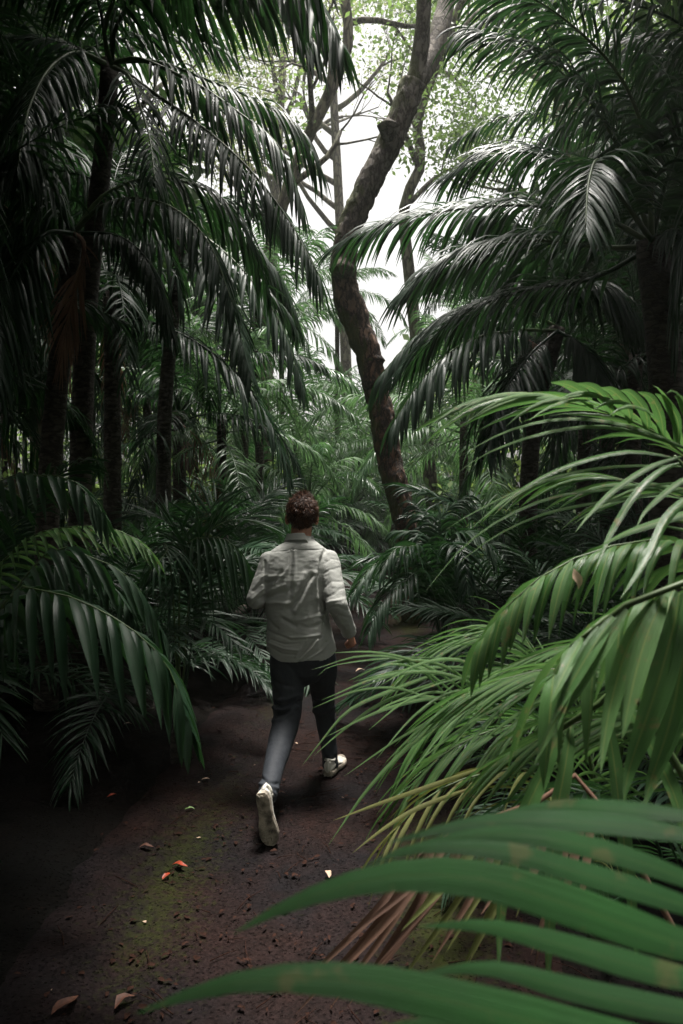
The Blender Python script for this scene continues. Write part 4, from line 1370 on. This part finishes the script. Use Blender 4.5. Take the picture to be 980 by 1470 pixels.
palm(1.75, 6.6, 0.3, 'bushy young palm with silvery leaflets in front of the black trunk row', None, 'low', 12, 1.0, 162, r=0.06)
palm(1.3, 3.7, 0.15, 'small dark palm in the shade under the bright right fronds', None, 'low', 10, 0.75, 163, r=0.05)
palm(2.4, 5.2, 0.3, 'young palm in the shade right of the bushy silvery one', None, 'low', 11, 0.95, 164, r=0.06)
palm(-1.5, 5.6, 0.2, 'shaded young palm just behind the fringe leaved palm on the left', None, 'low', 11, 0.85, 170, r=0.05)
palm(-1.9, 6.0, 0.3, 'dark young palm behind the fringe leaved one left of the man', None, 'low', 12, 0.95, 165, r=0.06)
palm(-2.6, 5.0, 0.3, 'dark young palm in the left shade behind the yellow green frond', None, 'low', 12, 1.0, 166, r=0.06)
palm(-0.9, 7.6, 0.3, 'young palm arching behind the man at the left path edge', None, 'low', 12, 0.95, 167, r=0.06)
# ------------------------------------------------------------------ the running man
def capsule(mb, a, b, ra, rb, sides=14, sx=1.0):
    """Closed tapered capsule from a to b; sx flattens it front to back."""
    a, b = Vector(a), Vector(b)
    ax = (b - a)
    L = ax.length
    ax = ax / L if L > 1e-6 else Vector((0, 0, 1))
    pts, rad = [], []
    for k in range(5):
        t = k / 4 * PI / 2
        pts.append(a - ax * ra * math.cos(t) * 0.999)
        rad.append(max(0.001, ra * math.sin(t)))
    for k in range(5):
        t = k / 4 * PI / 2
        pts.append(b + ax * rb * math.sin(t) * 0.999)
        rad.append(max(0.001, rb * math.cos(t)))
    tube(mb, pts, rad, sides)


def ellip(mb, c, rx, ry, rz, rot=None, nu=16, nv=10):
    c = Vector(c)
    vs, fs = [], []
    for j in range(nv + 1):
        t = PI * j / nv
        for i in range(nu):
            a = 2 * PI * i / nu
            s = max(0.02, math.sin(t))
            v = Vector((rx * s * math.cos(a), ry * s * math.sin(a), rz * math.cos(t)))
            if rot: v = rot @ v
            vs.append(c + v)
    for j in range(nv):
        for i in range(nu):
            a, b = j * nu + i, j * nu + (i + 1) % nu
            fs.append((a, a + nu, b + nu, b))
    fs.append(tuple(range(nu)))
    fs.append(tuple(nv * nu + k for k in range(nu - 1, -1, -1)))
    mb.add(vs, fs)


def loft(mb, rings, n=28):
    """rings: (center, half width, half depth, superellipse power)"""
    vs, fs = [], []
    for c, hw, hd, pw in rings:
        for k in range(n):
            a = 2 * PI * k / n
            ca, sa = math.cos(a), math.sin(a)
            vs.append(Vector(c) + Vector((hw * abs(ca) ** pw * (1 if ca > 0 else -1), hd * abs(sa) ** pw * (1 if sa > 0 else -1), 0)))
    m = len(rings)
    for j in range(m - 1):
        for k in range(n):
            a, b = j * n + k, j * n + (k + 1) % n
            fs.append((a, b, b + n, a + n))
    fs.append(tuple(range(n - 1, -1, -1)))
    fs.append(tuple((m - 1) * n + k for k in range(n)))
    mb.add(vs, fs)


def remesh(mb, voxel, smooth_it=3):
    """Fuse overlapping closed shapes into one skin; returns vertex and face lists."""
    me = mb.mesh('tmp', M['skin'])
    bm = bmesh.new()
    bm.from_mesh(me)
    bmesh.ops.recalc_face_normals(bm, faces=bm.faces)
    bm.to_mesh(me)
    bm.free()
    o = bpy.data.objects.new('tmp', me)
    C.objects.link(o)
    md = o.modifiers.new('r', 'REMESH')
    md.mode = 'VOXEL'
    md.voxel_size = voxel
    s = o.modifiers.new('s', 'SMOOTH')
    s.factor = 0.5
    s.iterations = smooth_it
    dg = bpy.context.evaluated_depsgraph_get()
    me2 = bpy.data.meshes.new_from_object(o.evaluated_get(dg))
    bpy.data.objects.remove(o)
    return me2


def finish(me, name, mat, parent, smooth=True):
    me.materials.clear()
    me.materials.append(mat)
    me.polygons.foreach_set('use_smooth', [smooth] * len(me.polygons))
    me.name = name
    o = bpy.data.objects.new(name, me)
    C.objects.link(o)
    o.parent = parent
    return o


man = empty('person', (0, 0, 0))
MO = Vector((P(432, 1000, 4.4).x, 4.4, 0.0))
man.location = MO
tag(man, 'man seen from behind running down the path in grey green shirt and dark trousers', 'person')


def Q(px, py, Y):
    return P(px, py, Y) - MO


# joints
neck = Q(431, 771.5, 4.46)
head = Q(433, 741, 4.52)
shL, shR = Q(385, 804, 4.43), Q(473, 802, 4.43)
elL, elR = Q(367, 860, 4.36), Q(483, 868, 4.27)
wrL, wrR = Q(388, 862, 4.60), Q(501, 908, 4.40)
hipL, hipR = Q(412, 930, 4.36), Q(456, 930, 4.38)
knL, knR = Q(411, 1030, 4.28), Q(464, 1015, 4.62)
anL, anR = Q(383, 1140, 3.74), Q(473, 1098, 4.60)

# body: one continuous skin
mb = MB()
ellip(mb, head + Vector((0, 0.0, 0.022)), 0.084, 0.102, 0.105)
ellip(mb, head + Vector((0, -0.012, 0.0)), 0.078, 0.088, 0.090)
ellip(mb, head + Vector((0, 0.035, -0.055)), 0.054, 0.062, 0.065)      # jaw
ellip(mb, head + Vector((0, 0.098, -0.012)), 0.013, 0.018, 0.022)      # nose
ellip(mb, head + Vector((0, 0.086, -0.05)), 0.024, 0.012, 0.008)       # lips
for s in (-1, 1):
    ellip(mb, head + Vector((s * 0.032, 0.078, 0.012)), 0.014, 0.012, 0.009)   # eyes
    rot = Quaternion((0, 0, 1), s * -0.5).to_matrix()
    ellip(mb, head + Vector((s * 0.092, -0.002, -0.020)), 0.010, 0.020, 0.034, rot)
    ellip(mb, head + Vector((s * 0.086, 0.006, -0.040)), 0.010, 0.012, 0.015)
capsule(mb, head + Vector((0, -0.012, -0.05)), neck + Vector((0, 0, -0.03)), 0.062, 0.066)
loft(mb, [(Q(432, 955, 4.36), 0.15, 0.09, 0.8), (Q(431, 920, 4.36), 0.155, 0.10, 0.8), (Q(430, 880, 4.38), 0.13, 0.085, 0.8), (Q(430, 840, 4.41), 0.155, 0.095, 0.8),
          (Q(430, 805, 4.43), 0.17, 0.08, 0.8), (Q(430, 788, 4.44), 0.11, 0.06, 0.9)])
for sh, el, wr in ((shL, elL, wrL), (shR, elR, wrR)):
    capsule(mb, sh + Vector((0.0, 0, -0.03)), el, 0.040, 0.036)
    capsule(mb, el, wr, 0.038, 0.027)
for hp, kn, an in ((hipL, knL, anL), (hipR, knR, anR)):
    capsule(mb, hp, kn, 0.078, 0.054)
    capsule(mb, kn, an, 0.034, 0.030)


def fist(mb, wr, d, back, side):
    """A loosely clenched hand: d runs wrist to knuckles, back is the outward side, side points to the thumb."""
    d, back, side = d.normalized(), back.normalized(), side.normalized()
    pal = wr + d * 0.045
    for o in (-0.022, -0.007, 0.008, 0.022):
        capsule(mb, wr + d * 0.008 + side * o * 0.6, wr + d * 0.075 + side * o, 0.016, 0.013, 10)
    for i, o in enumerate((0.027, 0.009, -0.009, -0.026)):
        k = wr + d * (0.082 - 0.004 * abs(i - 1)) + side * o
        l = (0.036, 0.040, 0.037, 0.029)[i]
        a = k + (d * 0.35 - back * 0.95).normalized() * l
        b = a + (-d * 0.85 - back * 0.25).normalized() * l * 0.7
        c = b + (-d * 0.6 + back * 0.6).normalized() * l * 0.5
        capsule(mb, k, a, 0.0098, 0.0092, 8)
        capsule(mb, a, b, 0.0092, 0.0086, 8)
        capsule(mb, b, c, 0.0086, 0.0078, 8)
    t0 = wr + d * 0.022 + side * 0.028 - back * 0.008
    t1 = t0 + (d * 0.8 + side * 0.35 - back * 0.45).normalized() * 0.036
    t2 = t1 + (d * 0.55 - side * 0.45 - back * 0.65).normalized() * 0.03
    capsule(mb, t0, t1, 0.013, 0.0105, 8)
    capsule(mb, t1, t2, 0.0105, 0.009, 8)


fist(mb, wrR + (wrR - elR).normalized() * 0.005, Vector((0.28, 0.10, -0.95)), Vector((0.9, -0.42, 0.1)), Vector((0.35, 0.9, 0.1)))
fist(mb, wrL, Vector((0.15, 0.95, 0.2)), Vector((-0.9, 0.1, 0.3)), Vector((0.1, -0.2, 1)))
me = remesh(mb, 0.0048, 2)
finish(me, 'body', M['skin'], man)

# hair: cap with strands
rh = random.Random(4)
mb = MB()
hc = head + Vector((0, -0.006, 0.028))


def hair_surf(th, ph, ex=1.0):
    return hc + Vector((0.095 * math.sin(ph) * math.cos(th), 0.112 * math.sin(ph) * math.sin(th), 0.112 * math.cos(ph))) * ex


nu, nv = 40, 22
vs = []
for j in range(nv + 1):
    for i in range(nu):
        th = 2 * PI * i / nu
        back = -math.sin(th)
        phm = 1.62 + 0.92 * max(0, back) ** 0.7 - 0.35 * max(0, -back)
        if abs(math.cos(th)) > 0.92: phm -= 0.10
        ph = 0.02 + (phm - 0.02) * j / nv
        p = hair_surf(th, ph, 1.0 + 0.03 * noise.noise(Vector((th * 3, ph * 4, 0))) - (0.035 if j == nv else 0))
        if ph > PI / 2:
            p.z = hc.z + 0.112 * math.cos(ph) * 1.02
            k = 1 - 0.17 * ((ph - PI / 2) / 0.7)
            p.x, p.y = hc.x + 0.093 * math.cos(th) * k, hc.y + 0.108 * math.sin(th) * k
        vs.append(p)
fs = [(j * nu + i, (j + 1) * nu + i, (j + 1) * nu + (i + 1) % nu, j * nu + (i + 1) % nu) for j in range(nv) for i in range(nu)]
fs.append(tuple(range(nu)))
mb.add(vs, fs)
hb = mb.build('hair', M['scalp'], man)
mb = MB()
for k in range(11000):
    th = rh.uniform(0, 2 * PI)
    back = -math.sin(th)
    phm = 1.60 + 0.92 * max(0, back) ** 0.7 - 0.3 * max(0, -back)
    ph = phm * rh.random() ** 0.52
    p = hair_surf(th, ph, 0.99)
    if ph > PI / 2:
        k_ = 1 - 0.17 * ((ph - PI / 2) / 0.7)
        p = Vector((hc.x + 0.093 * math.cos(th) * k_, hc.y + 0.108 * math.sin(th) * k_, hc.z + 0.112 * math.cos(ph)))
    nrm = (p - hc).normalized()
    ln = rh.uniform(0.7, 1.2) * (0.008 * (1 - min(1, ph / 1.7)) + 0.020)
    whirl = Vector((-nrm.y, nrm.x, 0)) * 0.5
    d = (nrm * (0.42 - 0.12 * min(1, ph / 1.3)) + whirl * rh.gauss(0.2, 0.5) + Vector((0.35 + rh.gauss(0, .4), rh.gauss(0, .3), rh.gauss(0.1, .3) - 0.8 * min(1, ph / 1.1)))).normalized()
    d = (d + 0.55 * Vector((noise.noise(p * 42), noise.noise(p * 42 + Vector((5, 0, 0))), noise.noise(p * 42 + Vector((0, 7, 0)))))).normalized()
    ln *= 1 + 0.7 * noise.noise(p * 35 + Vector((0, 0, 9)))
    pts = [p, p + d * ln * 0.5, p + (d + Vector((0, 0, -0.35))).normalized() * ln * 0.5 + d * ln * 0.5]
    W = d.cross(nrm)
    if W.length < 1e-3: continue
    W = W.normalized() * rh.uniform(0.0009, 0.0018)
    mb.add([pts[0] - W, pts[0] + W, pts[1] + W * .8, pts[1] - W * .8, pts[2]], [(0, 1, 2, 3), (3, 2, 4)])
mb.build('strands', M['hair'], hb)

# shirt
mb = MB()
loft(mb, [(Q(432, 985, 4.36), 0.205, 0.135, 0.85), (Q(433, 950, 4.36), 0.212, 0.14, 0.85), (Q(432, 925, 4.36), 0.205, 0.135, 0.85), (Q(428, 895, 4.37), 0.188, 0.125, 0.85),
          (Q(425, 860, 4.39), 0.187, 0.125, 0.85), (Q(425, 830, 4.41), 0.192, 0.125, 0.85), (Q(427, 808, 4.43), 0.200, 0.112, 0.85), (Q(429, 796, 4.435), 0.190, 0.098, 0.9), (Q(430, 788, 4.44), 0.158, 0.088, 0.95),
          (Q(431, 781, 4.44), 0.115, 0.078, 0.95), (Q(432, 775, 4.45), 0.078, 0.070, 1.0), (Q(432, 770, 4.455), 0.066, 0.064, 1.0)], 36)
capsule(mb, shL + Vector((0.012, 0, -0.022)), elL + Vector((0.005, 0, 0)), 0.066, 0.060, 20)
capsule(mb, elL + Vector((0.005, 0, 0)), wrL, 0.060, 0.046, 20)
capsule(mb, shR + Vector((-0.006, 0, -0.025)), elR, 0.070, 0.062, 20)
capsule(mb, elR, wrR + Vector((0, 0, 0.01)), 0.064, 0.043, 20)
capsule(mb, shR, Q(431, 800, 4.44), 0.052, 0.060, 16)
capsule(mb, shL, Q(431, 800, 4.44), 0.052, 0.060, 16)
me = remesh(mb, 0.005, 4)


def K(cx, cy):
    """fold positions, read off as picture coordinates on the back of the shirt"""
    return 330 + cx / 4.4545, 680 + cy / 4.4545


RID = [  # (points, amplitude mm, width px)
    ([(398, 492), (392, 560), (388, 640), (384, 730)], -9, 2.6), ([(412, 500), (418, 580), (412, 700)], 7, 3.0),
    ([(240, 505), (400, 490), (560, 487), (605, 480)], -2.5, 1.2), ([(370, 500), (392, 489), (425, 492)], 3.5, 1.2),
    ([(522, 655), (480, 720), (430, 800), (378, 865)], -15, 4.2), ([(545, 640), (510, 720), (470, 800), (420, 880)], 11, 4.6),
    ([(475, 640), (440, 720), (405, 780)], 8, 4.4),
    ([(235, 795), (300, 770), (375, 745)], -7, 3.6), ([(225, 765), (290, 735), (350, 710)], 5, 3.6), ([(330, 630), (290, 680), (225, 705)], -7, 3.4),
    ([(225, 830), (300, 825), (380, 830)], 7, 4), ([(370, 605), (340, 650), (250, 660)], 5, 3),
    ([(610, 490), (582, 560), (572, 650), (575, 760), (592, 880)], -17, 4.0), ([(560, 560), (550, 680), (560, 800)], 8, 4.4),
    ([(330, 895), (380, 925), (450, 935), (590, 905)], 3, 3.4), ([(340, 930), (400, 965), (420, 975)], -10, 3.2), ([(420, 960), (500, 985), (580, 960)], -4, 3.4),
    ([(240, 925), (270, 965), (300, 990)], -8, 3.2), ([(235, 1000), (300, 1030), (380, 1060)], -5, 2.4),
    ([(385, 1062), (480, 1058), (582, 1048)], -6, 1.8), ([(385, 1050), (480, 1047), (585, 1030)], 5, 2.2), ([(582, 1048), (598, 980), (600, 915)], -7, 2.0),
    ([(488, 1060), (460, 1110), (420, 1170)], 6, 1.8), ([(560, 1065), (520, 1120), (450, 1190)], 7, 2.2), ([(640, 1075), (590, 1130), (500, 1185)], 6, 2.0),
    ([(545, 1060), (500, 1120), (440, 1180)], -6, 1.6), ([(615, 1075), (565, 1130), (480, 1188)], -6, 1.8), ([(250, 1080), (340, 1120), (430, 1130)], 5, 1.8),
    ([(240, 1100), (330, 1150), (420, 1160)], -5, 1.8), ([(260, 1060), (350, 1090), (440, 1085)], -4, 1.4), ([(600, 910), (650, 990), (690, 1060)], 6, 1.6), ([(592, 925), (640, 1000), (680, 1070)], -8, 2.2),
    # sleeves
    ([(602, 575), (650, 545), (700, 555)], -2.5, 2.0), ([(600, 640), (640, 615), (700, 600)], -3, 2.2), ([(598, 730), (650, 690), (715, 690)], -3, 2.6), ([(600, 790), (650, 780), (700, 740), (728, 735)], -3, 2.6),
    ([(606, 830), (650, 815), (735, 800)], 3, 2.6), ([(612, 880), (650, 850), (690, 850), (745, 875)], -5, 2.8), ([(640, 950), (690, 905), (755, 920)], -6, 2.4), ([(650, 975), (700, 955), (760, 965)], 5, 2.2),
    ([(625, 900), (660, 960), (690, 1010)], -5, 2.2), ([(650, 890), (690, 920), (740, 990)], 4, 2.2), ([(640, 560), (640, 640), (660, 720)], 3, 4),
    ([(215, 600), (190, 640), (160, 660)], -3, 2.4), ([(222, 650), (195, 670), (170, 710)], 4, 2.2), ([(222, 690), (190, 710), (150, 750)], -5, 2.4), ([(222, 780), (180, 800), (140, 840)], -6, 2.4),
    ([(222, 820), (185, 840), (150, 862)], 5, 2.4), ([(222, 735), (190, 755), (145, 800)], 4, 2.4), ([(222, 560), (222, 700), (222, 840)], -8, 2.4),
]
SEG = []
for pl, am, wd in RID:
    pp = [K(*q) for q in pl]
    for i in range(len(pp) - 1):
        SEG.append((pp[i], pp[i + 1], am / 1000, wd, i == 0, i == len(pp) - 2))
nv_ = len(me.vertices)
seen = {}
newco = []
for v in me.vertices:
    p = v.co + MO
    q = proj(p)
    n_ = v.normal
    d = 0.0
    wgt = max(0, min(1, (-n_.y + 0.15) * 2.0))
    if wgt > 0:
        best = {}
        for (a, b, am, wd, f, l) in SEG:
            if abs(q[1] - (a[1] + b[1]) / 2) > 40: continue
            ex, ey = b[0] - a[0], b[1] - a[1]
            t = ((q[0] - a[0]) * ex + (q[1] - a[1]) * ey) / (ex * ex + ey * ey)
            t = max(0, min(1, t))
            dx, dy = q[0] - a[0] - ex * t, q[1] - a[1] - ey * t
            r2 = (dx * dx + dy * dy) / (wd * wd * 0.6)
            if r2 < 8:
                e = math.exp(-r2) * am
                key = (am, wd)
                if abs(e) > abs(best.get(key, 0)): best[key] = e
        d += sum(best.values()) * wgt * 0.9
    s = v.co
    d += 0.0035 * noise.noise(Vector((s.x * 9 + s.z * 7, s.y * 9, s.z * 16 - s.x * 8)))
    d += 0.0014 * noise.noise(Vector((s.x * 30, s.y * 30, s.z * 70)))
    newco.append(v.co + n_ * d)
for v, c in zip(me.vertices, newco):
    v.co = c
hem_c = Q(432, 945, 4.3)
bm = bmesh.new()
bm.from_mesh(me)
cut = []
cuffR = (wrR - elR).normalized()
cuffL = (wrL - elL).normalized()
for f in bm.faces:
    c = f.calc_center_median()
    u = (c.x - hem_c.x) / 0.21
    hz = hem_c.z - 0.004 + 0.085 * max(0, abs(u) - 0.55) ** 1.6 * 2.0 + 0.006 * math.sin(u * 5)
    if c.z < hz and c.z < hem_c.z + 0.12 and abs(u) < 1.5 and c.z < Q(0, 915, 4.3).z:
        cut.append(f)
    elif (c - neck).length < 0.12 and c.z > Q(0, 773, 4.45).z:
        cut.append(f)
    elif (c - wrR).dot(cuffR) > -0.004 and (c - wrR).length < 0.12:
        cut.append(f)
    elif (c - wrL).dot(cuffL) > -0.004 and (c - wrL).length < 0.12:
        cut.append(f)
bmesh.ops.delete(bm, geom=cut, context='FACES')
be = [e for e in bm.edges if e.is_boundary]
for _ in range(4):
    bmesh.ops.smooth_vert(bm, verts=list({v for e in be for v in e.verts}), factor=0.5, use_axis_x=True, use_axis_y=True, use_axis_z=True)
bm.to_mesh(me)
bm.free()
sh = finish(me, 'shirt', M['shirt'], man)
so_ = sh.modifiers.new('thick', 'SOLIDIFY')
so_.thickness = 0.003
so_.offset = -1

# collar: a stand folded over
mb = MB()
nc = 44
nk = neck + Vector((0.0, -0.002, 0.0))
prof = [(0.066, -0.022), (0.0665, 0.000), (0.064, 0.020), (0.0665, 0.026), (0.072, 0.022), (0.080, 0.004), (0.088, -0.018), (0.092, -0.026), (0.0905, -0.027), (0.078, 0.000), (0.0685, 0.019)]
vs = []
for i in range(nc):
    t = 2 * PI * i / nc
    sx, sy = math.cos(t), math.sin(t)
    fl = 1.0 + (0.10 if sy > 0 else 0.0) + 0.025 * noise.noise(Vector((sx * 2, sy * 2, 1)))
    tilt = 0.012 * (-sy) - (0.016 if sx > 0.5 else 0)
    for r, z in prof:
        vs.append(nk + Vector((sx * r * 1.0 * fl, sy * r * 0.98 * fl, z * (0.8 if sy < 0 else 1.0) + tilt)))
m_ = len(prof)
mb.add(vs, [(i * m_ + j, ((i + 1) % nc) * m_ + j, ((i + 1) % nc) * m_ + j + 1, i * m_ + j + 1) for i in range(nc) for j in range(m_ - 1)])
mb.build('collar', M['shirt'], sh)
# cuffs
for wr_, dr, r in ((wrR, cuffR, 0.043), (wrL, cuffL, 0.044)):
    mb = MB()
    tube(mb, [wr_ + dr * t for t in (-0.028, -0.014, 0.0, 0.008, 0.010, 0.002, -0.02)], [r * 1.02, r * 1.05, r * 1.03, r * 1.0, r * .94, r * .92, r * .92], 24, jit=0.05, jfreq=20, cap=False)
    mb.build('cuff', M['shirt'], sh)
# locker loop on the yoke
mb = MB()
c_ = Q(421, 790, 4.335)
tube(mb, [c_ + Vector((-0.012, 0, 0.002)), c_ + Vector((-0.006, -0.006, -0.001)), c_ + Vector((0.006, -0.006, -0.001)), c_ + Vector((0.012, 0, 0.002))], [0.003] * 4, 6)
mb.build('loop', M['shirt'], sh)

# trousers
mb = MB()
loft(mb, [(Q(433, 985, 4.36), 0.03, 0.03, 1.0), (Q(433, 978, 4.36), 0.09, 0.07, 1.0), (Q(433, 965, 4.36), 0.150, 0.105, 0.9), (Q(433, 945, 4.36), 0.178, 0.125, 0.85), (Q(433, 915, 4.36), 0.168, 0.115, 0.85), (Q(432, 895, 4.37), 0.155, 0.10, 0.85)], 28)


def leg(mb, pts):
    cs = smooth_curve([p for p, r in pts], 26)
    rr = [r for p, r in pts]
    out = []
    for i in range(26):
        t = i / 25 * (len(rr) - 1)
        k = min(len(rr) - 2, int(t))
        out.append(rr[k] + (rr[k + 1] - rr[k]) * (t - k))
    tube(mb, cs, out, 22)


leg(mb, [(Q(412, 925, 4.36), 0.100), (Q(412, 965, 4.34), 0.106), (Q(413, 1000, 4.31), 0.092), (Q(411, 1032, 4.26), 0.080), (Q(402, 1068, 4.12), 0.072), (Q(391, 1108, 3.91), 0.062), (Q(385, 1136, 3.77), 0.053), (Q(383, 1145, 3.73), 0.051)])
leg(mb, [(Q(456, 925, 4.38), 0.100), (Q(461, 965, 4.44), 0.102), (Q(463, 1000, 4.55), 0.080), (Q(466, 1025, 4.60), 0.073), (Q(470, 1055, 4.60), 0.062), (Q(473, 1085, 4.59), 0.052), (Q(474, 1101, 4.59), 0.051)])
me = remesh(mb, 0.006, 3)
TF = [([(255, 200), (320, 235), (400, 250)], -4, 3), ([(270, 350), (330, 380), (440, 340)], -9, 3.2), ([(270, 375), (330, 400), (430, 380)], 7, 3), ([(285, 430), (350, 420), (430, 360)], -7, 2.6),
      ([(300, 400), (370, 380), (450, 320)], 6, 2.4), ([(280, 340), (360, 330), (450, 300)], 5, 2.6), ([(260, 240), (300, 290), (290, 350)], -5, 3), ([(250, 470), (330, 460), (400, 410)], 4, 2.6), ([(200, 830), (240, 860), (300, 870)], -5, 2.4),
      ([(190, 870), (240, 880), (300, 900)], 5, 2.4), ([(500, 330), (560, 350), (660, 310)], -6, 3), ([(510, 400), (580, 410), (665, 380)], 5, 3), ([(590, 700), (640, 710), (690, 690)], -5, 2.4)]
SEG = []
for pl, am, wd in TF:
    pp = [(330 + a / 4.4545, 930 + b / 4.4545) for a, b in pl]
    for i in range(len(pp) - 1):
        SEG.append((pp[i], pp[i + 1], am / 1000, wd))
newco = []
for v in me.vertices:
    q = proj(v.co + MO)
    d = 0
    if v.normal.y < 0.1:
        best = {}
        for (a, b, am, wd) in SEG:
            ex, ey = b[0] - a[0], b[1] - a[1]
            t = max(0, min(1, ((q[0] - a[0]) * ex + (q[1] - a[1]) * ey) / (ex * ex + ey * ey)))
            r2 = ((q[0] - a[0] - ex * t) ** 2 + (q[1] - a[1] - ey * t) ** 2) / (wd * wd)
            if r2 < 8:
                e = math.exp(-r2) * am
                if abs(e) > abs(best.get((am, wd), 0)): best[(am, wd)] = e
        d = sum(best.values()) * 1.7
    s = v.co
    d += 0.004 * noise.noise(Vector((s.x * 8, s.y * 8, s.z * 14 + s.x * 9))) + 0.0012 * noise.noise(s * 45)
    newco.append(v.co + v.normal * d)
for v, c in zip(me.vertices, newco):
    v.co = c
finish(me, 'trousers', M['trousers'], man)


# shoes
def shoe(loc, rot, scale=1.0):
    """Running shoe: x across, y from heel to toe, z up, in its own frame."""
    Mx = Matrix.Translation(loc) @ rot @ Matrix.Scale(scale, 4)
    L = 0.295

    def outline(t):
        # half width and centre shift along the foot
        hw = [(0, .016), (.04, .028), (.12, .034), (.3, .033), (.45, .034), (.62, .045), (.75, .048), (.88, .040), (.96, .026), (1, .008)]
        for (a, x), (b, y) in zip(hw, hw[1:]):
            if t <= b: return x + (y - x) * (t - a) / (b - a)
        return .008
    n, k = 30, 20
    up = MB()
    vs = []
    for i in range(n):
        t = i / (n - 1)
        hw = outline(t)
        top = 0.092 if t < .28 else max(0.034, 0.092 - 0.075 * ((t - .28) / .5)) if t < .8 else 0.045 - 0.018 * ((t - .8) / .2) ** 2
        if t < 0.04: top *= 0.88
        for j in range(k):
            a = 2 * PI * j / k
            x = math.cos(a)
            z = math.sin(a)
            wz = 1 - 0.35 * max(0, z)
            vs.append(Vector((x * hw * wz, t * L + (0.006 * z if t < .1 else 0), 0.022 + (top - 0.022) * (0.5 + 0.5 * z) + 0.0012 * noise.noise(Vector((x * 9, t * 40, z * 9))))))
    fs = [(i * k + j, i * k + (j + 1) % k, (i + 1) * k + (j + 1) % k, (i + 1) * k + j) for i in range(n - 1) for j in range(k)]
    fs += [tuple(range(k - 1, -1, -1)), tuple((n - 1) * k + j for j in range(k))]
    up.add([Mx @ v for v in vs], fs)
    tube(up, [Mx @ Vector((0.026 * math.cos(a), 0.045 + 0.042 * math.sin(a), 0.093 - 0.006 * math.cos(2 * a))) for a in [2 * PI * i / 18 for i in range(19)]], [0.0075 * scale] * 19, 8)   # padded collar
    tube(up, [Mx @ Vector((0, -0.001, z)) for z in (0.035, 0.06, 0.085, 0.104)], [0.010, 0.009, 0.008, 0.006], 8)   # heel tab
    o = up.build('shoe', M['shoe'], man)
    sb = MB()
    vs = []
    lv = [(0.0, 0.90), (0.003, 1.0), (0.016, 1.08), (0.026, 1.04), (0.030, 0.96)]
    for z, s in lv:
        for i in range(48):
            t = i / 48
            tt = t * 2 if t < .5 else 2 - t * 2
            tt = 0.5 - 0.5 * math.cos(PI * tt)
            sg = 1 if t < .5 else -1
            vs.append(Vector((sg * outline(tt) * s * 1.05, -0.004 + tt * (L + 0.008), z + 0.012 * max(0, (tt - .8) / .2) ** 2 + 0.004 * max(0, (.1 - tt) / .1))))
    fs = [(a * 48 + i, a * 48 + (i + 1) % 48, (a + 1) * 48 + (i + 1) % 48, (a + 1) * 48 + i) for a in range(len(lv) - 1) for i in range(48)]
    fs += [tuple(range(47, -1, -1)), tuple(4 * 48 + i for i in range(48))]
    sb.add([Mx @ v for v in vs], fs)
    for i in range(13):                    # tread lugs
        t = 0.05 + i * 0.073
        hw = outline(t) * 0.86
        for s in (-1, 0, 1):
            cx, w2 = s * hw * 0.66, hw * 0.26
            sk = 0.006 * s
            b = [Vector((cx - w2, t * L - 0.0065 + sk, 0.001)), Vector((cx + w2, t * L - 0.0065 - sk, 0.001)), Vector((cx + w2, t * L + 0.0065 - sk, 0.001)), Vector((cx - w2, t * L + 0.0065 + sk, 0.001))]
            tp_ = [v + Vector((0, 0, -0.005 + 0.012 * max(0, (t - .8) / .2) ** 2)) for v in b]
            sb.add([Mx @ v for v in b + tp_], [(0, 1, 2, 3), (7, 6, 5, 4), (0, 4, 5, 1), (1, 5, 6, 2), (2, 6, 7, 3), (3, 7, 4, 0)])
    sb.build('sole', M['sole'], o, smooth=False)
    lb_ = MB()
    for i in range(5):
        t = 0.36 + i * 0.07
        zt = 0.092 - 0.075 * ((t - .28) / .5) + 0.003
        tube(lb_, [Mx @ Vector((-0.02, t * L, zt - 0.006)), Mx @ Vector((0, t * L + 0.004, zt + 0.001)), Mx @ Vector((0.02, t * L, zt - 0.006))], [0.0028] * 3, 6)
    lb_.build('lace', M['shoe'], o)
    return o


# planted foot: heel towards the camera, toes ahead and a little right
q_ = Quaternion((0, 0, 1), R(-16)).to_matrix().to_4x4()
hz_ = ground_z(Q(468, 1118, 4.5).x + MO.x, 4.5) - 0.004
shoe(Vector((Q(470, 1116, 4.50).x, 4.50 - MO.y, hz_ + 0.012)), q_ @ Matrix.Rotation(R(-3), 4, 'X'), 1.04)
# lifted foot: toes point down, sole faces the camera
heel = Q(375, 1140, 3.62)
toe = Q(386, 1203, 3.64)
yv = (toe - heel).normalized()
nz_ = Vector((0.16, 1, 0))
zv = (nz_ - yv * nz_.dot(yv)).normalized()
xv = yv.cross(zv)
rot = Matrix((xv, yv, zv)).transposed().to_4x4()
shoe(heel, rot, 0.97)

# ------------------------------------------------------------------ air
mb = MB()
x0, x1, y0, y1, z0, z1 = -70, 70, -70, 70, -1.2, 30
mb.add([Vector((x, y, z)) for z in (z0, z1) for y in (y0, y1) for x in (x0, x1)], [(0, 2, 3, 1), (4, 5, 7, 6), (0, 1, 5, 4), (1, 3, 7, 5), (3, 2, 6, 7), (2, 0, 4, 6)])
hm = bpy.data.materials.new('haze')
hm.use_nodes = True
hm.node_tree.nodes.clear()
pv = hm.node_tree.nodes.new('ShaderNodeVolumePrincipled')
pv.inputs['Density'].default_value = 0.0013
pv.inputs['Color'].default_value = (0.96, 0.98, 0.95, 1)
pv.inputs['Anisotropy'].default_value = 0.5
ho = hm.node_tree.nodes.new('ShaderNodeOutputMaterial')
hm.node_tree.links.new(pv.outputs[0], ho.inputs['Volume'])
o = mb.build('haze', hm, smooth=False)
tag(o, 'thin pale forest haze fading the far trees', kind='stuff')
